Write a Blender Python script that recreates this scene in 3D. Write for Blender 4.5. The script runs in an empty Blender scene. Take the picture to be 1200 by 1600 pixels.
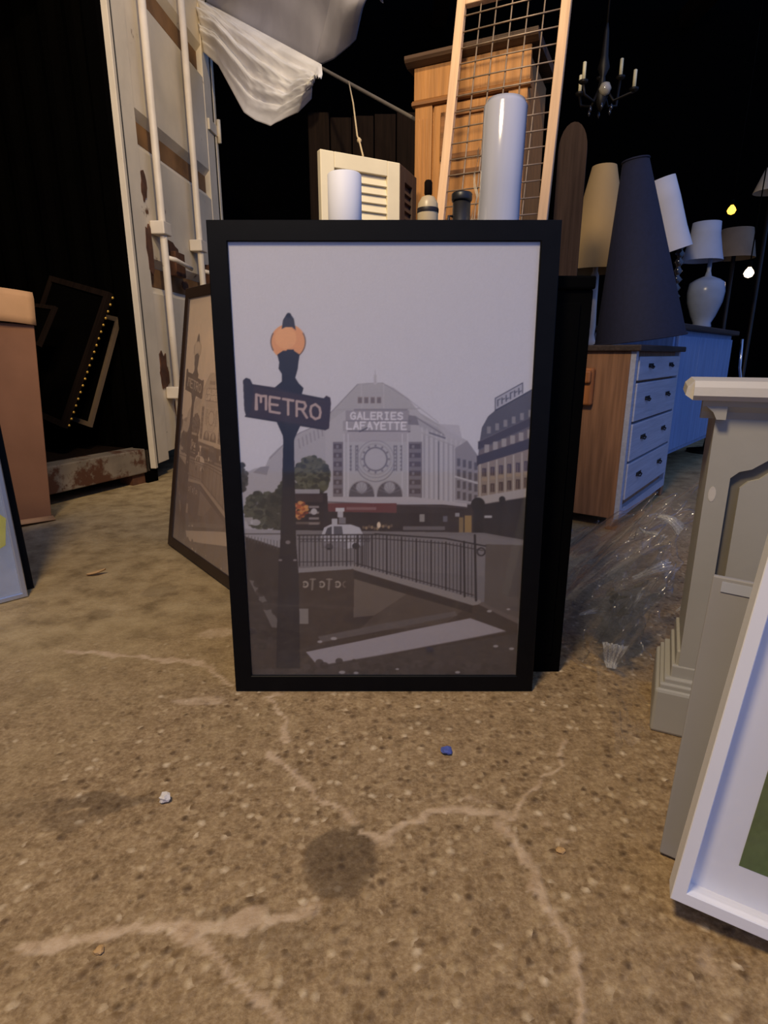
import bpy, bmesh, math, random
import numpy as np
from mathutils import Vector, Matrix, Euler

# ------------------------------------------------------------------ camera, world, lights
scene = bpy.context.scene
COL = scene.collection
PITCH = math.radians(15.3)
FOC = 900.0
CAMZ = 0.725
cam_data = bpy.data.cameras.new('camera')
cam_data.sensor_fit = 'VERTICAL'
cam_data.sensor_height = 36.0
cam_data.lens = 36.0 * FOC / 1600.0
cam_data.clip_start = 0.02
cam = bpy.data.objects.new('camera', cam_data)
COL.objects.link(cam)
cam.location = (0, 0, CAMZ)
cam.rotation_euler = (math.pi / 2 - PITCH, 0, 0)
scene.camera = cam

scene.view_settings.view_transform = 'Standard'
scene.view_settings.look = 'None'
scene.view_settings.gamma = 1.0
scene.view_settings.use_curve_mapping = False
scene.view_settings.exposure = 0.0

# dusk sky: a last blue glow on one side, night on the other
world = bpy.data.worlds.new('dusk')
scene.world = world
world.use_nodes = True
wn, wl = world.node_tree.nodes, world.node_tree.links
wn.clear()
w_out = wn.new('ShaderNodeOutputWorld')
w_bg = wn.new('ShaderNodeBackground')
w_tc = wn.new('ShaderNodeTexCoord')
w_dot = wn.new('ShaderNodeVectorMath'); w_dot.operation = 'DOT_PRODUCT'
w_dot.inputs[1].default_value = Vector((0.50, -0.68, 0.53)).normalized()
w_ramp = wn.new('ShaderNodeValToRGB')
w_ramp.color_ramp.elements[0].position = 0.10
w_ramp.color_ramp.elements[0].color = (0.0004, 0.0006, 0.0012, 1)
w_ramp.color_ramp.elements[1].position = 0.95
w_ramp.color_ramp.elements[1].color = (0.22, 0.40, 1.0, 1)
wl.new(w_tc.outputs['Generated'], w_dot.inputs[0])
wl.new(w_dot.outputs['Value'], w_ramp.inputs['Fac'])
wl.new(w_ramp.outputs['Color'], w_bg.inputs['Color'])
w_bg.inputs['Strength'].default_value = 0.74
wl.new(w_bg.outputs['Background'], w_out.inputs['Surface'])

# warm yard lamp above and to the left of the photographer
ld = bpy.data.lights.new('yard_lamp', 'POINT')
ld.energy = 200.0
ld.color = (1.0, 0.78, 0.48)
ld.shadow_soft_size = 0.26
lo = bpy.data.objects.new('yard_lamp', ld)
lo.location = (-0.62, -0.10, 2.65)
COL.objects.link(lo)

# added warm spot, out of view, to brighten the container, sheet and wardrobe
fd = bpy.data.lights.new('added_warm_spot', 'SPOT')
fd.energy = 285.0
fd.color = (1.0, 0.80, 0.50)
fd.spot_size = math.radians(66)
fd.spot_blend = 0.6
fd.shadow_soft_size = 0.10
fo = bpy.data.objects.new('added_warm_spot', fd)
fo.location = (0.25, 0.55, 3.5)
fo.rotation_euler = (Vector((-0.62, 3.6, 1.75)) - Vector(fo.location)).to_track_quat('-Z', 'Y').to_euler()
COL.objects.link(fo)

# ------------------------------------------------------------------ helpers
CP, SP = math.cos(PITCH), math.sin(PITCH)

def ray(px, py):
    dx = (px - 600) / FOC; dy = (800 - py) / FOC
    return Vector((dx, CP + SP * dy, -SP + CP * dy))

def at(px, py, Y):
    """point of the place seen at pixel (px, py) at distance Y along the ground"""
    r = ray(px, py); t = Y / r.y
    return Vector((r.x * t, Y, CAMZ + r.z * t))

def flo(px, py, z=0.0):
    r = ray(px, py); t = (z - CAMZ) / r.z
    return Vector((r.x * t, r.y * t, z))

def sc(v):
    v = v / 255.0
    return v / 12.92 if v <= 0.04045 else ((v + 0.055) / 1.055) ** 2.4

def rgb(r, g, b):
    return (sc(r), sc(g), sc(b), 1.0)

def mat(name, col, rough=0.6, metal=0.0, var=0.15, scale=8.0, bump=0.0, bscale=60.0, spec=0.5, emis=None, estr=0.0, stretch=None, coat=0.0, dirt=None, dirt_amt=0.45):
    m = bpy.data.materials.new(name); m.use_nodes = True
    n, l = m.node_tree.nodes, m.node_tree.links
    b = n['Principled BSDF']
    b.inputs['Roughness'].default_value = rough
    b.inputs['Metallic'].default_value = metal
    b.inputs['Specular IOR Level'].default_value = spec
    b.inputs['Coat Weight'].default_value = coat
    tc = n.new('ShaderNodeTexCoord')
    src = tc.outputs['Object']
    if stretch:
        mp = n.new('ShaderNodeMapping'); mp.inputs['Scale'].default_value = stretch
        l.new(src, mp.inputs['Vector']); src = mp.outputs['Vector']
    no = n.new('ShaderNodeTexNoise'); no.inputs['Scale'].default_value = scale; no.inputs['Detail'].default_value = 6
    l.new(src, no.inputs['Vector'])
    cr = n.new('ShaderNodeValToRGB')
    c0 = [max(0, c * (1 - var)) for c in col[:3]] + [1]
    c1 = [min(1, c * (1 + var)) for c in col[:3]] + [1]
    cr.color_ramp.elements[0].position = 0.3; cr.color_ramp.elements[0].color = c0
    cr.color_ramp.elements[1].position = 0.7; cr.color_ramp.elements[1].color = c1
    l.new(no.outputs['Fac'], cr.inputs['Fac'])
    outc = cr.outputs['Color']
    if dirt:
        n2 = n.new('ShaderNodeTexNoise'); n2.inputs['Scale'].default_value = 5.0; n2.inputs['Detail'].default_value = 8; n2.inputs['Roughness'].default_value = 0.7
        l.new(tc.outputs['Object'], n2.inputs['Vector'])
        r2 = n.new('ShaderNodeValToRGB')
        r2.color_ramp.elements[0].position = 1.0 - dirt_amt; r2.color_ramp.elements[0].color = (0, 0, 0, 1)
        r2.color_ramp.elements[1].position = min(1.0, 1.06 - dirt_amt); r2.color_ramp.elements[1].color = (1, 1, 1, 1)
        l.new(n2.outputs['Fac'], r2.inputs['Fac'])
        mx = n.new('ShaderNodeMix'); mx.data_type = 'RGBA'
        l.new(r2.outputs['Color'], mx.inputs['Factor'])
        l.new(outc, mx.inputs['A']); mx.inputs['B'].default_value = dirt
        outc = mx.outputs['Result']
    l.new(outc, b.inputs['Base Color'])
    if bump > 0:
        nb = n.new('ShaderNodeTexNoise'); nb.inputs['Scale'].default_value = bscale; nb.inputs['Detail'].default_value = 4
        l.new(src, nb.inputs['Vector'])
        bp = n.new('ShaderNodeBump'); bp.inputs['Strength'].default_value = bump; bp.inputs['Distance'].default_value = 0.01
        l.new(nb.outputs['Fac'], bp.inputs['Height']); l.new(bp.outputs['Normal'], b.inputs['Normal'])
    if emis:
        b.inputs['Emission Color'].default_value = emis
        b.inputs['Emission Strength'].default_value = estr
    return m

def wood(name, col, var=0.35, rough=0.6, axis='Z', scale=6.0, spec=0.4):
    s = {'Z': (9, 9, 0.6), 'X': (0.6, 9, 9), 'Y': (9, 0.6, 9)}[axis]
    return mat(name, col, rough, var=var, scale=scale, stretch=s, bump=0.15, bscale=14, spec=spec)

def film(name, white=0.10, rough=0.12, tint=(1, 1, 1, 1), ior=1.5, gloss=1.0):
    """thin clear film or pane: transparent with a fresnel gloss and a little milky diffuse"""
    m = bpy.data.materials.new(name); m.use_nodes = True
    n, l = m.node_tree.nodes, m.node_tree.links
    n.clear()
    out = n.new('ShaderNodeOutputMaterial')
    tr = n.new('ShaderNodeBsdfTransparent'); tr.inputs['Color'].default_value = tint
    gl = n.new('ShaderNodeBsdfGlossy'); gl.inputs['Roughness'].default_value = rough
    gl.inputs['Color'].default_value = (gloss, gloss, gloss, 1)
    df = n.new('ShaderNodeBsdfDiffuse'); df.inputs['Color'].default_value = (0.8, 0.8, 0.8, 1)
    fr = n.new('ShaderNodeFresnel')
    ge = n.new('ShaderNodeNewGeometry'); mi = n.new('ShaderNodeMapRange')
    mi.inputs['To Min'].default_value = ior; mi.inputs['To Max'].default_value = 1.0 / ior   # same gloss from both faces of the film
    l.new(ge.outputs['Backfacing'], mi.inputs['Value']); l.new(mi.outputs['Result'], fr.inputs['IOR'])
    no = n.new('ShaderNodeTexNoise'); no.inputs['Scale'].default_value = 14
    mr = n.new('ShaderNodeMapRange'); mr.inputs['From Min'].default_value = 0.35; mr.inputs['From Max'].default_value = 0.75
    mr.inputs['To Min'].default_value = white * 0.6; mr.inputs['To Max'].default_value = white * 1.6
    l.new(no.outputs['Fac'], mr.inputs['Value'])
    m1 = n.new('ShaderNodeMixShader'); m2 = n.new('ShaderNodeMixShader')
    l.new(mr.outputs['Result'], m1.inputs['Fac']); l.new(tr.outputs[0], m1.inputs[1]); l.new(df.outputs[0], m1.inputs[2])
    l.new(fr.outputs[0], m2.inputs['Fac']); l.new(m1.outputs[0], m2.inputs[1]); l.new(gl.outputs[0], m2.inputs[2])
    l.new(m2.outputs[0], out.inputs['Surface'])
    return m

def attr_mat(name, attr, rough=0.5, sepia=None, spec=0.3, gain=1.0):
    m = bpy.data.materials.new(name); m.use_nodes = True
    n, l = m.node_tree.nodes, m.node_tree.links
    b = n['Principled BSDF']
    b.inputs['Roughness'].default_value = rough; b.inputs['Specular IOR Level'].default_value = spec
    a = n.new('ShaderNodeAttribute'); a.attribute_name = attr
    src = a.outputs['Color']
    if sepia:
        bw = n.new('ShaderNodeRGBToBW'); l.new(src, bw.inputs['Color'])
        cr = n.new('ShaderNodeValToRGB')
        cr.color_ramp.elements[0].position = 0.0; cr.color_ramp.elements[0].color = sepia[0]
        cr.color_ramp.elements[1].position = 0.6; cr.color_ramp.elements[1].color = sepia[1]
        l.new(bw.outputs['Val'], cr.inputs['Fac']); src = cr.outputs['Color']
    l.new(src, b.inputs['Base Color'])
    return m

class MB:
    def __init__(self):
        self.v = []; self.f = []; self.smooth = []
    def _add(self, verts, faces, M=None, smooth=False):
        o = len(self.v)
        for p in verts:
            p = Vector(p)
            self.v.append(M @ p if M is not None else p)
        for f in faces:
            self.f.append(tuple(o + i for i in f)); self.smooth.append(smooth)
        return self
    def box(self, x0, x1, y0, y1, z0, z1, M=None, bev=0.0):
        if bev > 0:
            bm = bmesh.new()
            vs = [bm.verts.new(p) for p in [(x0,y0,z0),(x1,y0,z0),(x1,y1,z0),(x0,y1,z0),(x0,y0,z1),(x1,y0,z1),(x1,y1,z1),(x0,y1,z1)]]
            for f in [(0,3,2,1),(4,5,6,7),(0,1,5,4),(1,2,6,5),(2,3,7,6),(3,0,4,7)]:
                bm.faces.new([vs[i] for i in f])
            bmesh.ops.bevel(bm, geom=list(bm.edges), offset=bev, segments=2, profile=0.5, affect='EDGES')
            bm.verts.index_update()
            self._add([v.co.copy() for v in bm.verts], [[v.index for v in f.verts] for f in bm.faces], M)
            bm.free()
            return self
        return self._add([(x0,y0,z0),(x1,y0,z0),(x1,y1,z0),(x0,y1,z0),(x0,y0,z1),(x1,y0,z1),(x1,y1,z1),(x0,y1,z1)],
                         [(0,3,2,1),(4,5,6,7),(0,1,5,4),(1,2,6,5),(2,3,7,6),(3,0,4,7)], M)
    def lathe(self, prof, c=(0,0,0), n=32, M=None, smooth=True, caps=True):
        vs, fs = [], []
        for (r, z) in prof:
            for k in range(n):
                a = 2 * math.pi * k / n
                vs.append((c[0] + r * math.cos(a), c[1] + r * math.sin(a), c[2] + z))
        for i in range(len(prof) - 1):
            for k in range(n):
                k2 = (k + 1) % n
                fs.append((i*n+k, i*n+k2, (i+1)*n+k2, (i+1)*n+k))
        if caps:
            fs.append(tuple(reversed(range(n))))
            fs.append(tuple((len(prof)-1)*n + k for k in range(n)))
        return self._add(vs, fs, M, smooth)
    def tube(self, pts, r, n=10, M=None, caps=True):
        pts = [Vector(p) for p in pts]
        rs = r if isinstance(r, (list, tuple)) else [r] * len(pts)
        vs, fs = [], []
        prev = None
        for i, p in enumerate(pts):
            d = (pts[min(i+1, len(pts)-1)] - pts[max(i-1, 0)]).normalized()
            ref = Vector((0,0,1)) if abs(d.z) < 0.9 else Vector((1,0,0))
            if prev is not None: ref = prev
            a = d.cross(ref).normalized(); b = a.cross(d).normalized(); prev = b
            for k in range(n):
                t = 2 * math.pi * k / n
                vs.append(p + (a * math.cos(t) + b * math.sin(t)) * rs[i])
        for i in range(len(pts) - 1):
            for k in range(n):
                k2 = (k + 1) % n
                fs.append((i*n+k, i*n+k2, (i+1)*n+k2, (i+1)*n+k))
        if caps:
            fs.append(tuple(reversed(range(n)))); fs.append(tuple((len(pts)-1)*n + k for k in range(n)))
        return self._add(vs, fs, M, True)
    def prism(self, poly, y0, y1, M=None):
        """polygon in x,z extruded along y"""
        n = len(poly)
        vs = [(x, y0, z) for x, z in poly] + [(x, y1, z) for x, z in poly]
        fs = [tuple(range(n)), tuple(reversed(range(n, 2*n)))]
        for i in range(n):
            j = (i + 1) % n
            fs.append((i, i + n, j + n, j))
        return self._add(vs, fs, M)
    def sweep_x(self, prof, x0, x1, M=None):
        """profile in y,z extruded along x"""
        n = len(prof)
        vs = [(x0, y, z) for y, z in prof] + [(x1, y, z) for y, z in prof]
        fs = [tuple(range(n)), tuple(reversed(range(n, 2*n)))]
        for i in range(n):
            j = (i + 1) % n
            fs.append((i, i + n, j + n, j))
        return self._add(vs, fs, M)
    def grid(self, P, M=None, smooth=True):
        h, w = len(P), len(P[0])
        vs = [p for row in P for p in row]
        fs = [(i*w+j, i*w+j+1, (i+1)*w+j+1, (i+1)*w+j) for i in range(h-1) for j in range(w-1)]
        return self._add(vs, fs, M, smooth)
    def build(self, name, m, parent=None, fix=True):
        me = bpy.data.meshes.new(name)
        me.from_pydata([tuple(v) for v in self.v], [], self.f)
        me.polygons.foreach_set('use_smooth', self.smooth)
        if fix:
            bm = bmesh.new(); bm.from_mesh(me)
            bmesh.ops.recalc_face_normals(bm, faces=list(bm.faces)); bm.to_mesh(me); bm.free()
        me.materials.append(m)
        me.update()
        o = bpy.data.objects.new(name, me); COL.objects.link(o)
        if parent is not None: o.parent = parent
        return o

def thing(name, label, cat, loc=(0,0,0), rot=(0,0,0), group=None):
    o = bpy.data.objects.new(name, None); COL.objects.link(o)
    o.empty_display_size = 0.05
    o.location = loc; o.rotation_euler = rot
    o['label'] = label; o['category'] = cat
    if group: o['group'] = group
    return o

def tag(o, label, cat, group=None):
    o['label'] = label; o['category'] = cat
    if group: o['group'] = group
    return o

def struct(o):
    o['kind'] = 'structure'; return o

def solidify(o, t):
    md = o.modifiers.new('thickness', 'SOLIDIFY'); md.thickness = t; md.offset = 0
    return o

def ring_frame(mb, w, h, rail, d, lip=0.0, bev=0.0015):
    """four mitred rails of a picture frame; x 0..w, z 0..h, front at y=-d"""
    o = [(0,0),(w,0),(w,h),(0,h)]
    i = [(rail,rail),(w-rail,rail),(w-rail,h-rail),(rail,h-rail)]
    b = bev
    loops = [
        [(x, -d + b, z) for x, z in o],
        [(x + (b if x == 0 else -b), -d, z + (b if z == 0 else -b)) for x, z in o],
        [(x + (-b if x == rail else b), -d, z + (-b if z == rail else b)) for x, z in i],
        [(x, -d + b, z) for x, z in i],
        [(x, 0, z) for x, z in i],
        [(x, 0, z) for x, z in o],
    ]
    vs = [p for lp in loops for p in lp]; fs = []
    for a in range(6):
        c = (a + 1) % 6
        for k in range(4):
            k2 = (k + 1) % 4
            fs.append((a*4+k, a*4+k2, c*4+k2, c*4+k))
    return mb._add(vs, fs)

# ------------------------------------------------------------------ materials
M_black = mat('black_frame_paint', rgb(8, 8, 9), rough=0.5, var=0.2, scale=30, spec=0.15)
M_blackmatte = mat('black_matte', rgb(5, 5, 5), rough=0.85, var=0.2, spec=0.04)
M_backing = mat('backing_board', rgb(80, 62, 45), rough=0.8)
M_cream = mat('cream_container_paint', rgb(214, 199, 172), rough=0.55, var=0.12, scale=3, bump=0.12, bscale=25, dirt=rgb(92, 58, 30), dirt_amt=0.36)
M_rodpaint = mat('cream_rod_paint', rgb(218, 204, 182), rough=0.5, var=0.1, dirt=rgb(110, 75, 45), dirt_amt=0.34)
M_rust = mat('rust', rgb(86, 52, 30), rough=0.85, var=0.4, scale=20)
M_gasket = mat('rubber_gasket', rgb(28, 24, 18), rough=0.8)
M_sill = mat('weathered_sill_paint', rgb(122, 108, 88), rough=0.75, var=0.3, scale=6, dirt=rgb(80, 46, 22), dirt_amt=0.5)
M_dark = mat('near_black_shade', rgb(4, 3, 2), rough=0.95, spec=0.02)  # near black: deep shade of container and back wall put into the colour
M_darkwood = wood('dark_wood', rgb(26, 17, 11), rough=0.8, spec=0.06)
M_redwood = wood('reddish_dark_wood', rgb(86, 46, 26), rough=.8, spec=.1)
M_card = mat('brown_cardboard', rgb(142, 100, 72), rough=0.85, var=0.12, scale=5, bump=0.05, bscale=90, spec=0.2)
M_cardin = mat('cardboard_flap', rgb(196, 150, 104), rough=0.85, var=0.1, spec=0.2)
M_tarp = mat('white_plastic_sheet', rgb(232, 227, 220), rough=0.55, var=0.10, scale=5, bump=0.2, bscale=18)
M_rope = mat('grey_rope', rgb(92, 84, 76), rough=0.85)
M_string = mat('pale_string', rgb(190, 168, 130), rough=0.9)
M_shutter = mat('cream_shutter_paint', rgb(226, 212, 178), rough=0.55, var=0.06)
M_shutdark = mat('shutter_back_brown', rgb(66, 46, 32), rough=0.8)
M_white = mat('white_paper', rgb(246, 245, 247), rough=0.6, var=0.03)
M_ceram = mat('cream_ceramic', rgb(216, 194, 150), rough=0.35, var=0.12)
M_band = mat('dark_band', rgb(40, 32, 28), rough=0.5)
M_pot = mat('dark_pot_glaze', rgb(40, 38, 38), rough=0.4, var=0.2)
M_oak = wood('honey_brown_wood', rgb(176, 122, 66), var=0.2, rough=0.5)
M_oakd = wood('honey_brown_wood_moulding', rgb(136, 90, 48), var=0.25, rough=0.55, axis='X')
M_pine = wood('pale_pine', rgb(214, 176, 138), var=0.12, rough=0.6)
M_wire = mat('galvanised_wire', rgb(150, 130, 110), rough=0.5, metal=0.3, var=0.25, scale=30)
M_greypaint = mat('grey_green_paint', rgb(172, 169, 159), rough=0.5, var=0.06, scale=5, bump=0.05, bscale=40)
M_slab = mat('worn_white_top', rgb(206, 200, 190), rough=0.6, var=0.08, scale=6, bump=0.15, bscale=30)
M_groove = mat('grey_groove', rgb(118, 112, 100), rough=0.6, var=0.1)
M_whitepaint = mat('white_frame_paint', rgb(244, 244, 246), rough=0.4, var=0.02)
M_mount = mat('white_mount_board', rgb(240, 240, 243), rough=0.7, var=0.02)
M_greyboard = mat('grey_board', rgb(158, 156, 156), rough=0.6, var=0.06, scale=4)
M_navy = mat('navy_shade_fabric', rgb(30, 32, 54), rough=0.8, var=0.12, scale=60, bump=0.1, bscale=200)
M_beige = mat('beige_shade_fabric', rgb(170, 140, 92), rough=0.75, var=0.10, scale=4)
M_shadewhite = mat('white_shade_fabric', rgb(228, 222, 220), rough=0.75, var=0.04)
M_shadegrey = mat('pale_grey_shade_fabric', rgb(176, 180, 192), rough=0.7, var=0.06)
M_ceramblue = mat('pale_grey_glazed_ceramic', rgb(150, 160, 178), rough=0.25, var=0.15, scale=6)
M_chrome = mat('chrome', rgb(200, 200, 205), rough=0.15, metal=1.0, var=0.05)
M_glassbead = mat('dark_glass_beads', rgb(40, 38, 42), rough=0.06, var=0.2, spec=1.0)
M_chestside = wood('weathered_brown_side', rgb(146, 104, 72), var=0.3)
M_chestfront = wood('pale_painted_drawer', rgb(176, 178, 190), var=0.10, axis='X')
M_chesttop = wood('dark_chest_top', rgb(60, 46, 38), axis='X')
M_sideboard = wood('pale_blue_painted_wood', rgb(128, 152, 190), var=0.14)
M_handle = mat('dark_iron_handle', rgb(34, 32, 34), rough=0.5, metal=0.4)
M_wedge = wood('orange_brown_wood', rgb(170, 104, 54))
M_film = film('clear_wrapping_film', white=0.04, rough=0.11, ior=1.6)
M_film2 = film('creased_wrapping_film', white=0.03, rough=0.17, ior=1.8, gloss=.9)
M_glass = film('picture_glass', white=0.012, rough=0.05, ior=1.45)
M_glasshazed = film('hazed_picture_glass', white=0.05, rough=0.2, ior=1.3)  # milky white puts the haze of glare into the pane
M_bubble = mat('film_wrapped_roll', rgb(196, 196, 204), rough=0.14, var=0.08, scale=3, spec=0.8, coat=0.6, stretch=(8, 8, 0.6))
M_brass = mat('dim_brass', rgb(26, 21, 15), rough=0.5, metal=0.3)
M_candle = mat('ivory_candle_sleeve', rgb(240, 226, 180), rough=0.5)
M_bulbamber = mat('amber_bulb', rgb(255, 190, 40), emis=(1.0, 0.50, 0.06, 1), estr=3.0)
M_bulbwarm = mat('warm_bulb', rgb(255, 225, 190), emis=(1.0, 0.72, 0.48, 1), estr=5.0)
M_silver = mat('silver_bevel', rgb(190, 196, 206), rough=0.25, metal=0.7, var=0.05)
M_gold = mat('gold_bead', rgb(214, 168, 70), rough=0.35, metal=0.6)
M_chip = mat('white_chip', rgb(226, 216, 200), rough=0.7)
M_bluechip = mat('blue_chip', rgb(84, 98, 168), rough=0.5)
M_leaf = mat('dry_leaf', rgb(200, 160, 104), rough=0.8)

# ------------------------------------------------------------------ floor (structure)
def seg_dist(X, Y, a, b):
    ax, ay = a; bx, by = b
    dx, dy = bx - ax, by - ay
    L = dx*dx + dy*dy + 1e-12
    t = np.clip(((X-ax)*dx + (Y-ay)*dy) / L, 0, 1)
    return np.hypot(X - (ax + t*dx), Y - (ay + t*dy)), t

def build_floor():
    xs = np.concatenate([[-6, -4, -3, -2.2, -1.7], np.arange(-1.35, 1.15, 0.0065), [1.3, 1.7, 2.2, 3, 4, 6]])
    ys = np.concatenate([[-3, -1.5, -0.5, 0.1], np.arange(0.36, 1.5, 0.0055), np.arange(1.5, 3.2, 0.016), [3.4, 3.8, 4.4, 5, 6, 7.5]])
    XX, YY = np.meshgrid(xs, ys)
    X = XX.ravel(); Y = YY.ravel()
    nx, ny = len(xs), len(ys)
    rng = np.random.RandomState(4)
    # slow value noise to make the edges ragged
    def vnoise(s, seed):
        r = np.random.RandomState(seed).rand(64, 64)
        u = (X * s) % 64; v = (Y * s) % 64
        i = u.astype(int); j = v.astype(int); fu = u - i; fv = v - j
        fu = fu*fu*(3-2*fu); fv = fv*fv*(3-2*fv)
        i2 = (i+1) % 64; j2 = (j+1) % 64
        return (r[j, i]*(1-fu) + r[j, i2]*fu)*(1-fv) + (r[j2, i]*(1-fu) + r[j2, i2]*fu)*fv
    n1 = vnoise(28, 1); n2 = vnoise(70, 2); n3 = vnoise(9, 3); n4 = vnoise(160, 5)
    Xw = X + (n1 - .5) * 0.022 + (n2 - .5) * 0.009
    Yw = Y + (vnoise(28, 7) - .5) * 0.022 + (vnoise(70, 8) - .5) * 0.009
    cracks = [
        ([(100,1018),(150,1020),(200,1028),(270,1028),(310,1035),(340,1055),(362,1070)], 0.010),
        ([(418,1088),(445,1125),(453,1160)], 0.006),
        ([(428,1183),(460,1212),(485,1230),(520,1262),(555,1285)], 0.007),
        ([(558,1300),(600,1302),(640,1285),(680,1270),(740,1268),(792,1274)], 0.007),
        ([(785,1290),(815,1330),(835,1360),(848,1400),(867,1442)], 0.0085),
        ([(868,1448),(895,1500),(905,1550),(900,1610)], 0.007),
        ([(792,1274),(820,1245),(860,1210),(882,1160)], 0.005),
        ([(40,1482),(130,1465),(200,1450),(290,1455),(350,1450),(420,1435),(480,1420)], 0.0085),
        ([(312,1460),(330,1510),(370,1545),(440,1605)], 0.0065),
    ]
    crack = np.zeros_like(X)
    for pts, w in cracks:
        W = [flo(*p) for p in pts]
        for a, b in zip(W[:-1], W[1:]):
            d, t = seg_dist(Xw, Yw, (a.x, a.y), (b.x, b.y))
            ww = w * 0.95 * (0.35 + 1.3 * n1 * (0.5 + n2))
            crack = np.maximum(crack, np.clip((1.12 - d / ww) * 3.0, 0, 1) * (0.7 + 0.3 * n2))
    # light mortar patches
    for (px, py, rx, ry, am) in [(305,1096,0.055,0.02,.8),(338,990,0.05,0.03,.7),(435,1085,0.02,0.008,.8),(480,1415,.02,.012,.7),(750,1250,.03,.006,.5),(600,1310,.02,.012,.6),(875,1320,.012,.006,.8),(1110,1500,.01,.02,.5),(860,1290,.008,.006,.8)]:
        c = flo(px, py)
        d = np.hypot((Xw - c.x) / rx, (Yw - c.y) / ry)
        crack = np.maximum(crack, np.clip((1.15 - d) * 3, 0, 1) * am * (0.6 + .4*n2))
    stain = np.zeros_like(X)
    for (px, py, rx, ry, am) in [(528,1335,0.052,0.062,.95),(535,1375,.05,.03,.8),(165,1252,0.09,0.022,.8),(110,1280,.05,.02,.6),(40,1265,.06,.03,.4),(440,1470,.05,.02,.3),(690,1130,.1,.03,.2),(380,1430,.06,.02,.35),(250,925,.06,.05,.4),(160,960,.05,.04,.35)]:
        c = flo(px, py)
        d = np.hypot((Xw - c.x) / rx, (Yw - c.y) / ry)
        d = d + (n2 - .5) * .35 + (n1 - .5) * .5
        stain = np.maximum(stain, np.clip((1.05 - d) * 6, 0, 1) * am)
    # smoother, dustier skin of cement further back and to the left
    smooth = np.clip((Y - 1.0) * 1.1 - X * 0.75 - 0.20 + (n3 - .5) * 0.5, 0, 1)
    me = bpy.data.meshes.new('floor')
    Z = np.zeros_like(X)
    verts = np.stack([X, Y, Z], 1)
    idx = np.arange(nx * ny).reshape(ny, nx)
    quads = np.stack([idx[:-1, :-1], idx[:-1, 1:], idx[1:, 1:], idx[1:, :-1]], -1).reshape(-1, 4)
    me.from_pydata(verts.tolist(), [], quads.tolist())
    ca = me.color_attributes.new('wear', 'FLOAT_COLOR', 'POINT')
    cc = np.stack([crack, stain, smooth, np.ones_like(X)], 1).astype(np.float32)
    ca.data.foreach_set('color', cc.ravel())
    m = bpy.data.materials.new('exposed_aggregate_concrete'); m.use_nodes = True
    n, l = m.node_tree.nodes, m.node_tree.links
    b = n['Principled BSDF']
    geo = n.new('ShaderNodeNewGeometry')
    at_ = n.new('ShaderNodeAttribute'); at_.attribute_name = 'wear'
    sep = n.new('ShaderNodeSeparateColor'); l.new(at_.outputs['Color'], sep.inputs['Color'])
    def noise(scale, detail=4, rough=0.6):
        x = n.new('ShaderNodeTexNoise'); x.inputs['Scale'].default_value = scale; x.inputs['Detail'].default_value = detail; x.inputs['Roughness'].default_value = rough
        l.new(geo.outputs['Position'], x.inputs['Vector']); return x
    def ramp(src, stops):
        r = n.new('ShaderNodeValToRGB'); e = r.color_ramp.elements
        while len(e) < len(stops): e.new(0.5)
        for q, (p, c) in zip(e, stops): q.position = p; q.color = c
        l.new(src, r.inputs['Fac']); return r
    def mix(fac, a, c, mode='MIX'):
        x = n.new('ShaderNodeMix'); x.data_type = 'RGBA'; x.blend_type = mode
        for s, v in ((x.inputs['Factor'], fac), (x.inputs['A'], a), (x.inputs['B'], c)):
            if hasattr(v, 'is_output'): l.new(v, s)
            else: s.default_value = v
        return x.outputs['Result']
    def mul(a, c):
        x = n.new('ShaderNodeMath'); x.operation = 'MULTIPLY'
        for s, v in ((x.inputs[0], a), (x.inputs[1], c)):
            if hasattr(v, 'is_output'): l.new(v, s)
            else: s.default_value = v
        return x.outputs[0]
    def sub1(a):
        x = n.new('ShaderNodeMath'); x.operation = 'SUBTRACT'; x.inputs[0].default_value = 1.0; l.new(a, x.inputs[1]); return x.outputs[0]
    big = noise(5, 4)
    base = ramp(big.outputs['Fac'], [(0.3, rgb(132, 110, 74)), (0.5, rgb(152, 127, 90)), (0.7, rgb(164, 138, 92))]).outputs['Color']
    mid = noise(50, 5, 0.7)
    base = mix(0.75, base, ramp(mid.outputs['Fac'], [(0.33, rgb(80, 60, 36)), (0.5, rgb(158, 132, 93)), (0.66, rgb(206, 180, 134))]).outputs['Color'], 'MIX')
    # patchy mottling and fine grit
    base = mix(0.5, base, ramp(noise(24, 6, 0.7).outputs['Fac'], [(0.36, rgb(96, 72, 44)), (0.5, rgb(156, 128, 90)), (0.64, rgb(186, 158, 118))]).outputs['Color'])
    base = mix(0.28, base, ramp(noise(150, 3, 0.6).outputs['Fac'], [(0.32, rgb(84, 62, 38)), (0.5, rgb(158, 131, 94)), (0.68, rgb(214, 188, 146))]).outputs['Color'])
    # pebbles
    wn_ = noise(60, 2); wv = n.new('ShaderNodeVectorMath'); wv.operation = 'SCALE'; wv.inputs['Scale'].default_value = 0.009
    l.new(wn_.outputs['Color'], wv.inputs[0])
    wa = n.new('ShaderNodeVectorMath'); wa.operation = 'ADD'; l.new(geo.outputs['Position'], wa.inputs[0]); l.new(wv.outputs[0], wa.inputs[1])
    vo = n.new('ShaderNodeTexVoronoi'); vo.inputs['Scale'].default_value = 66; vo.inputs['Randomness'].default_value = 1.0
    l.new(wa.outputs[0], vo.inputs['Vector'])
    sepv = n.new('ShaderNodeSeparateColor'); l.new(vo.outputs['Color'], sepv.inputs['Color'])
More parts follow.
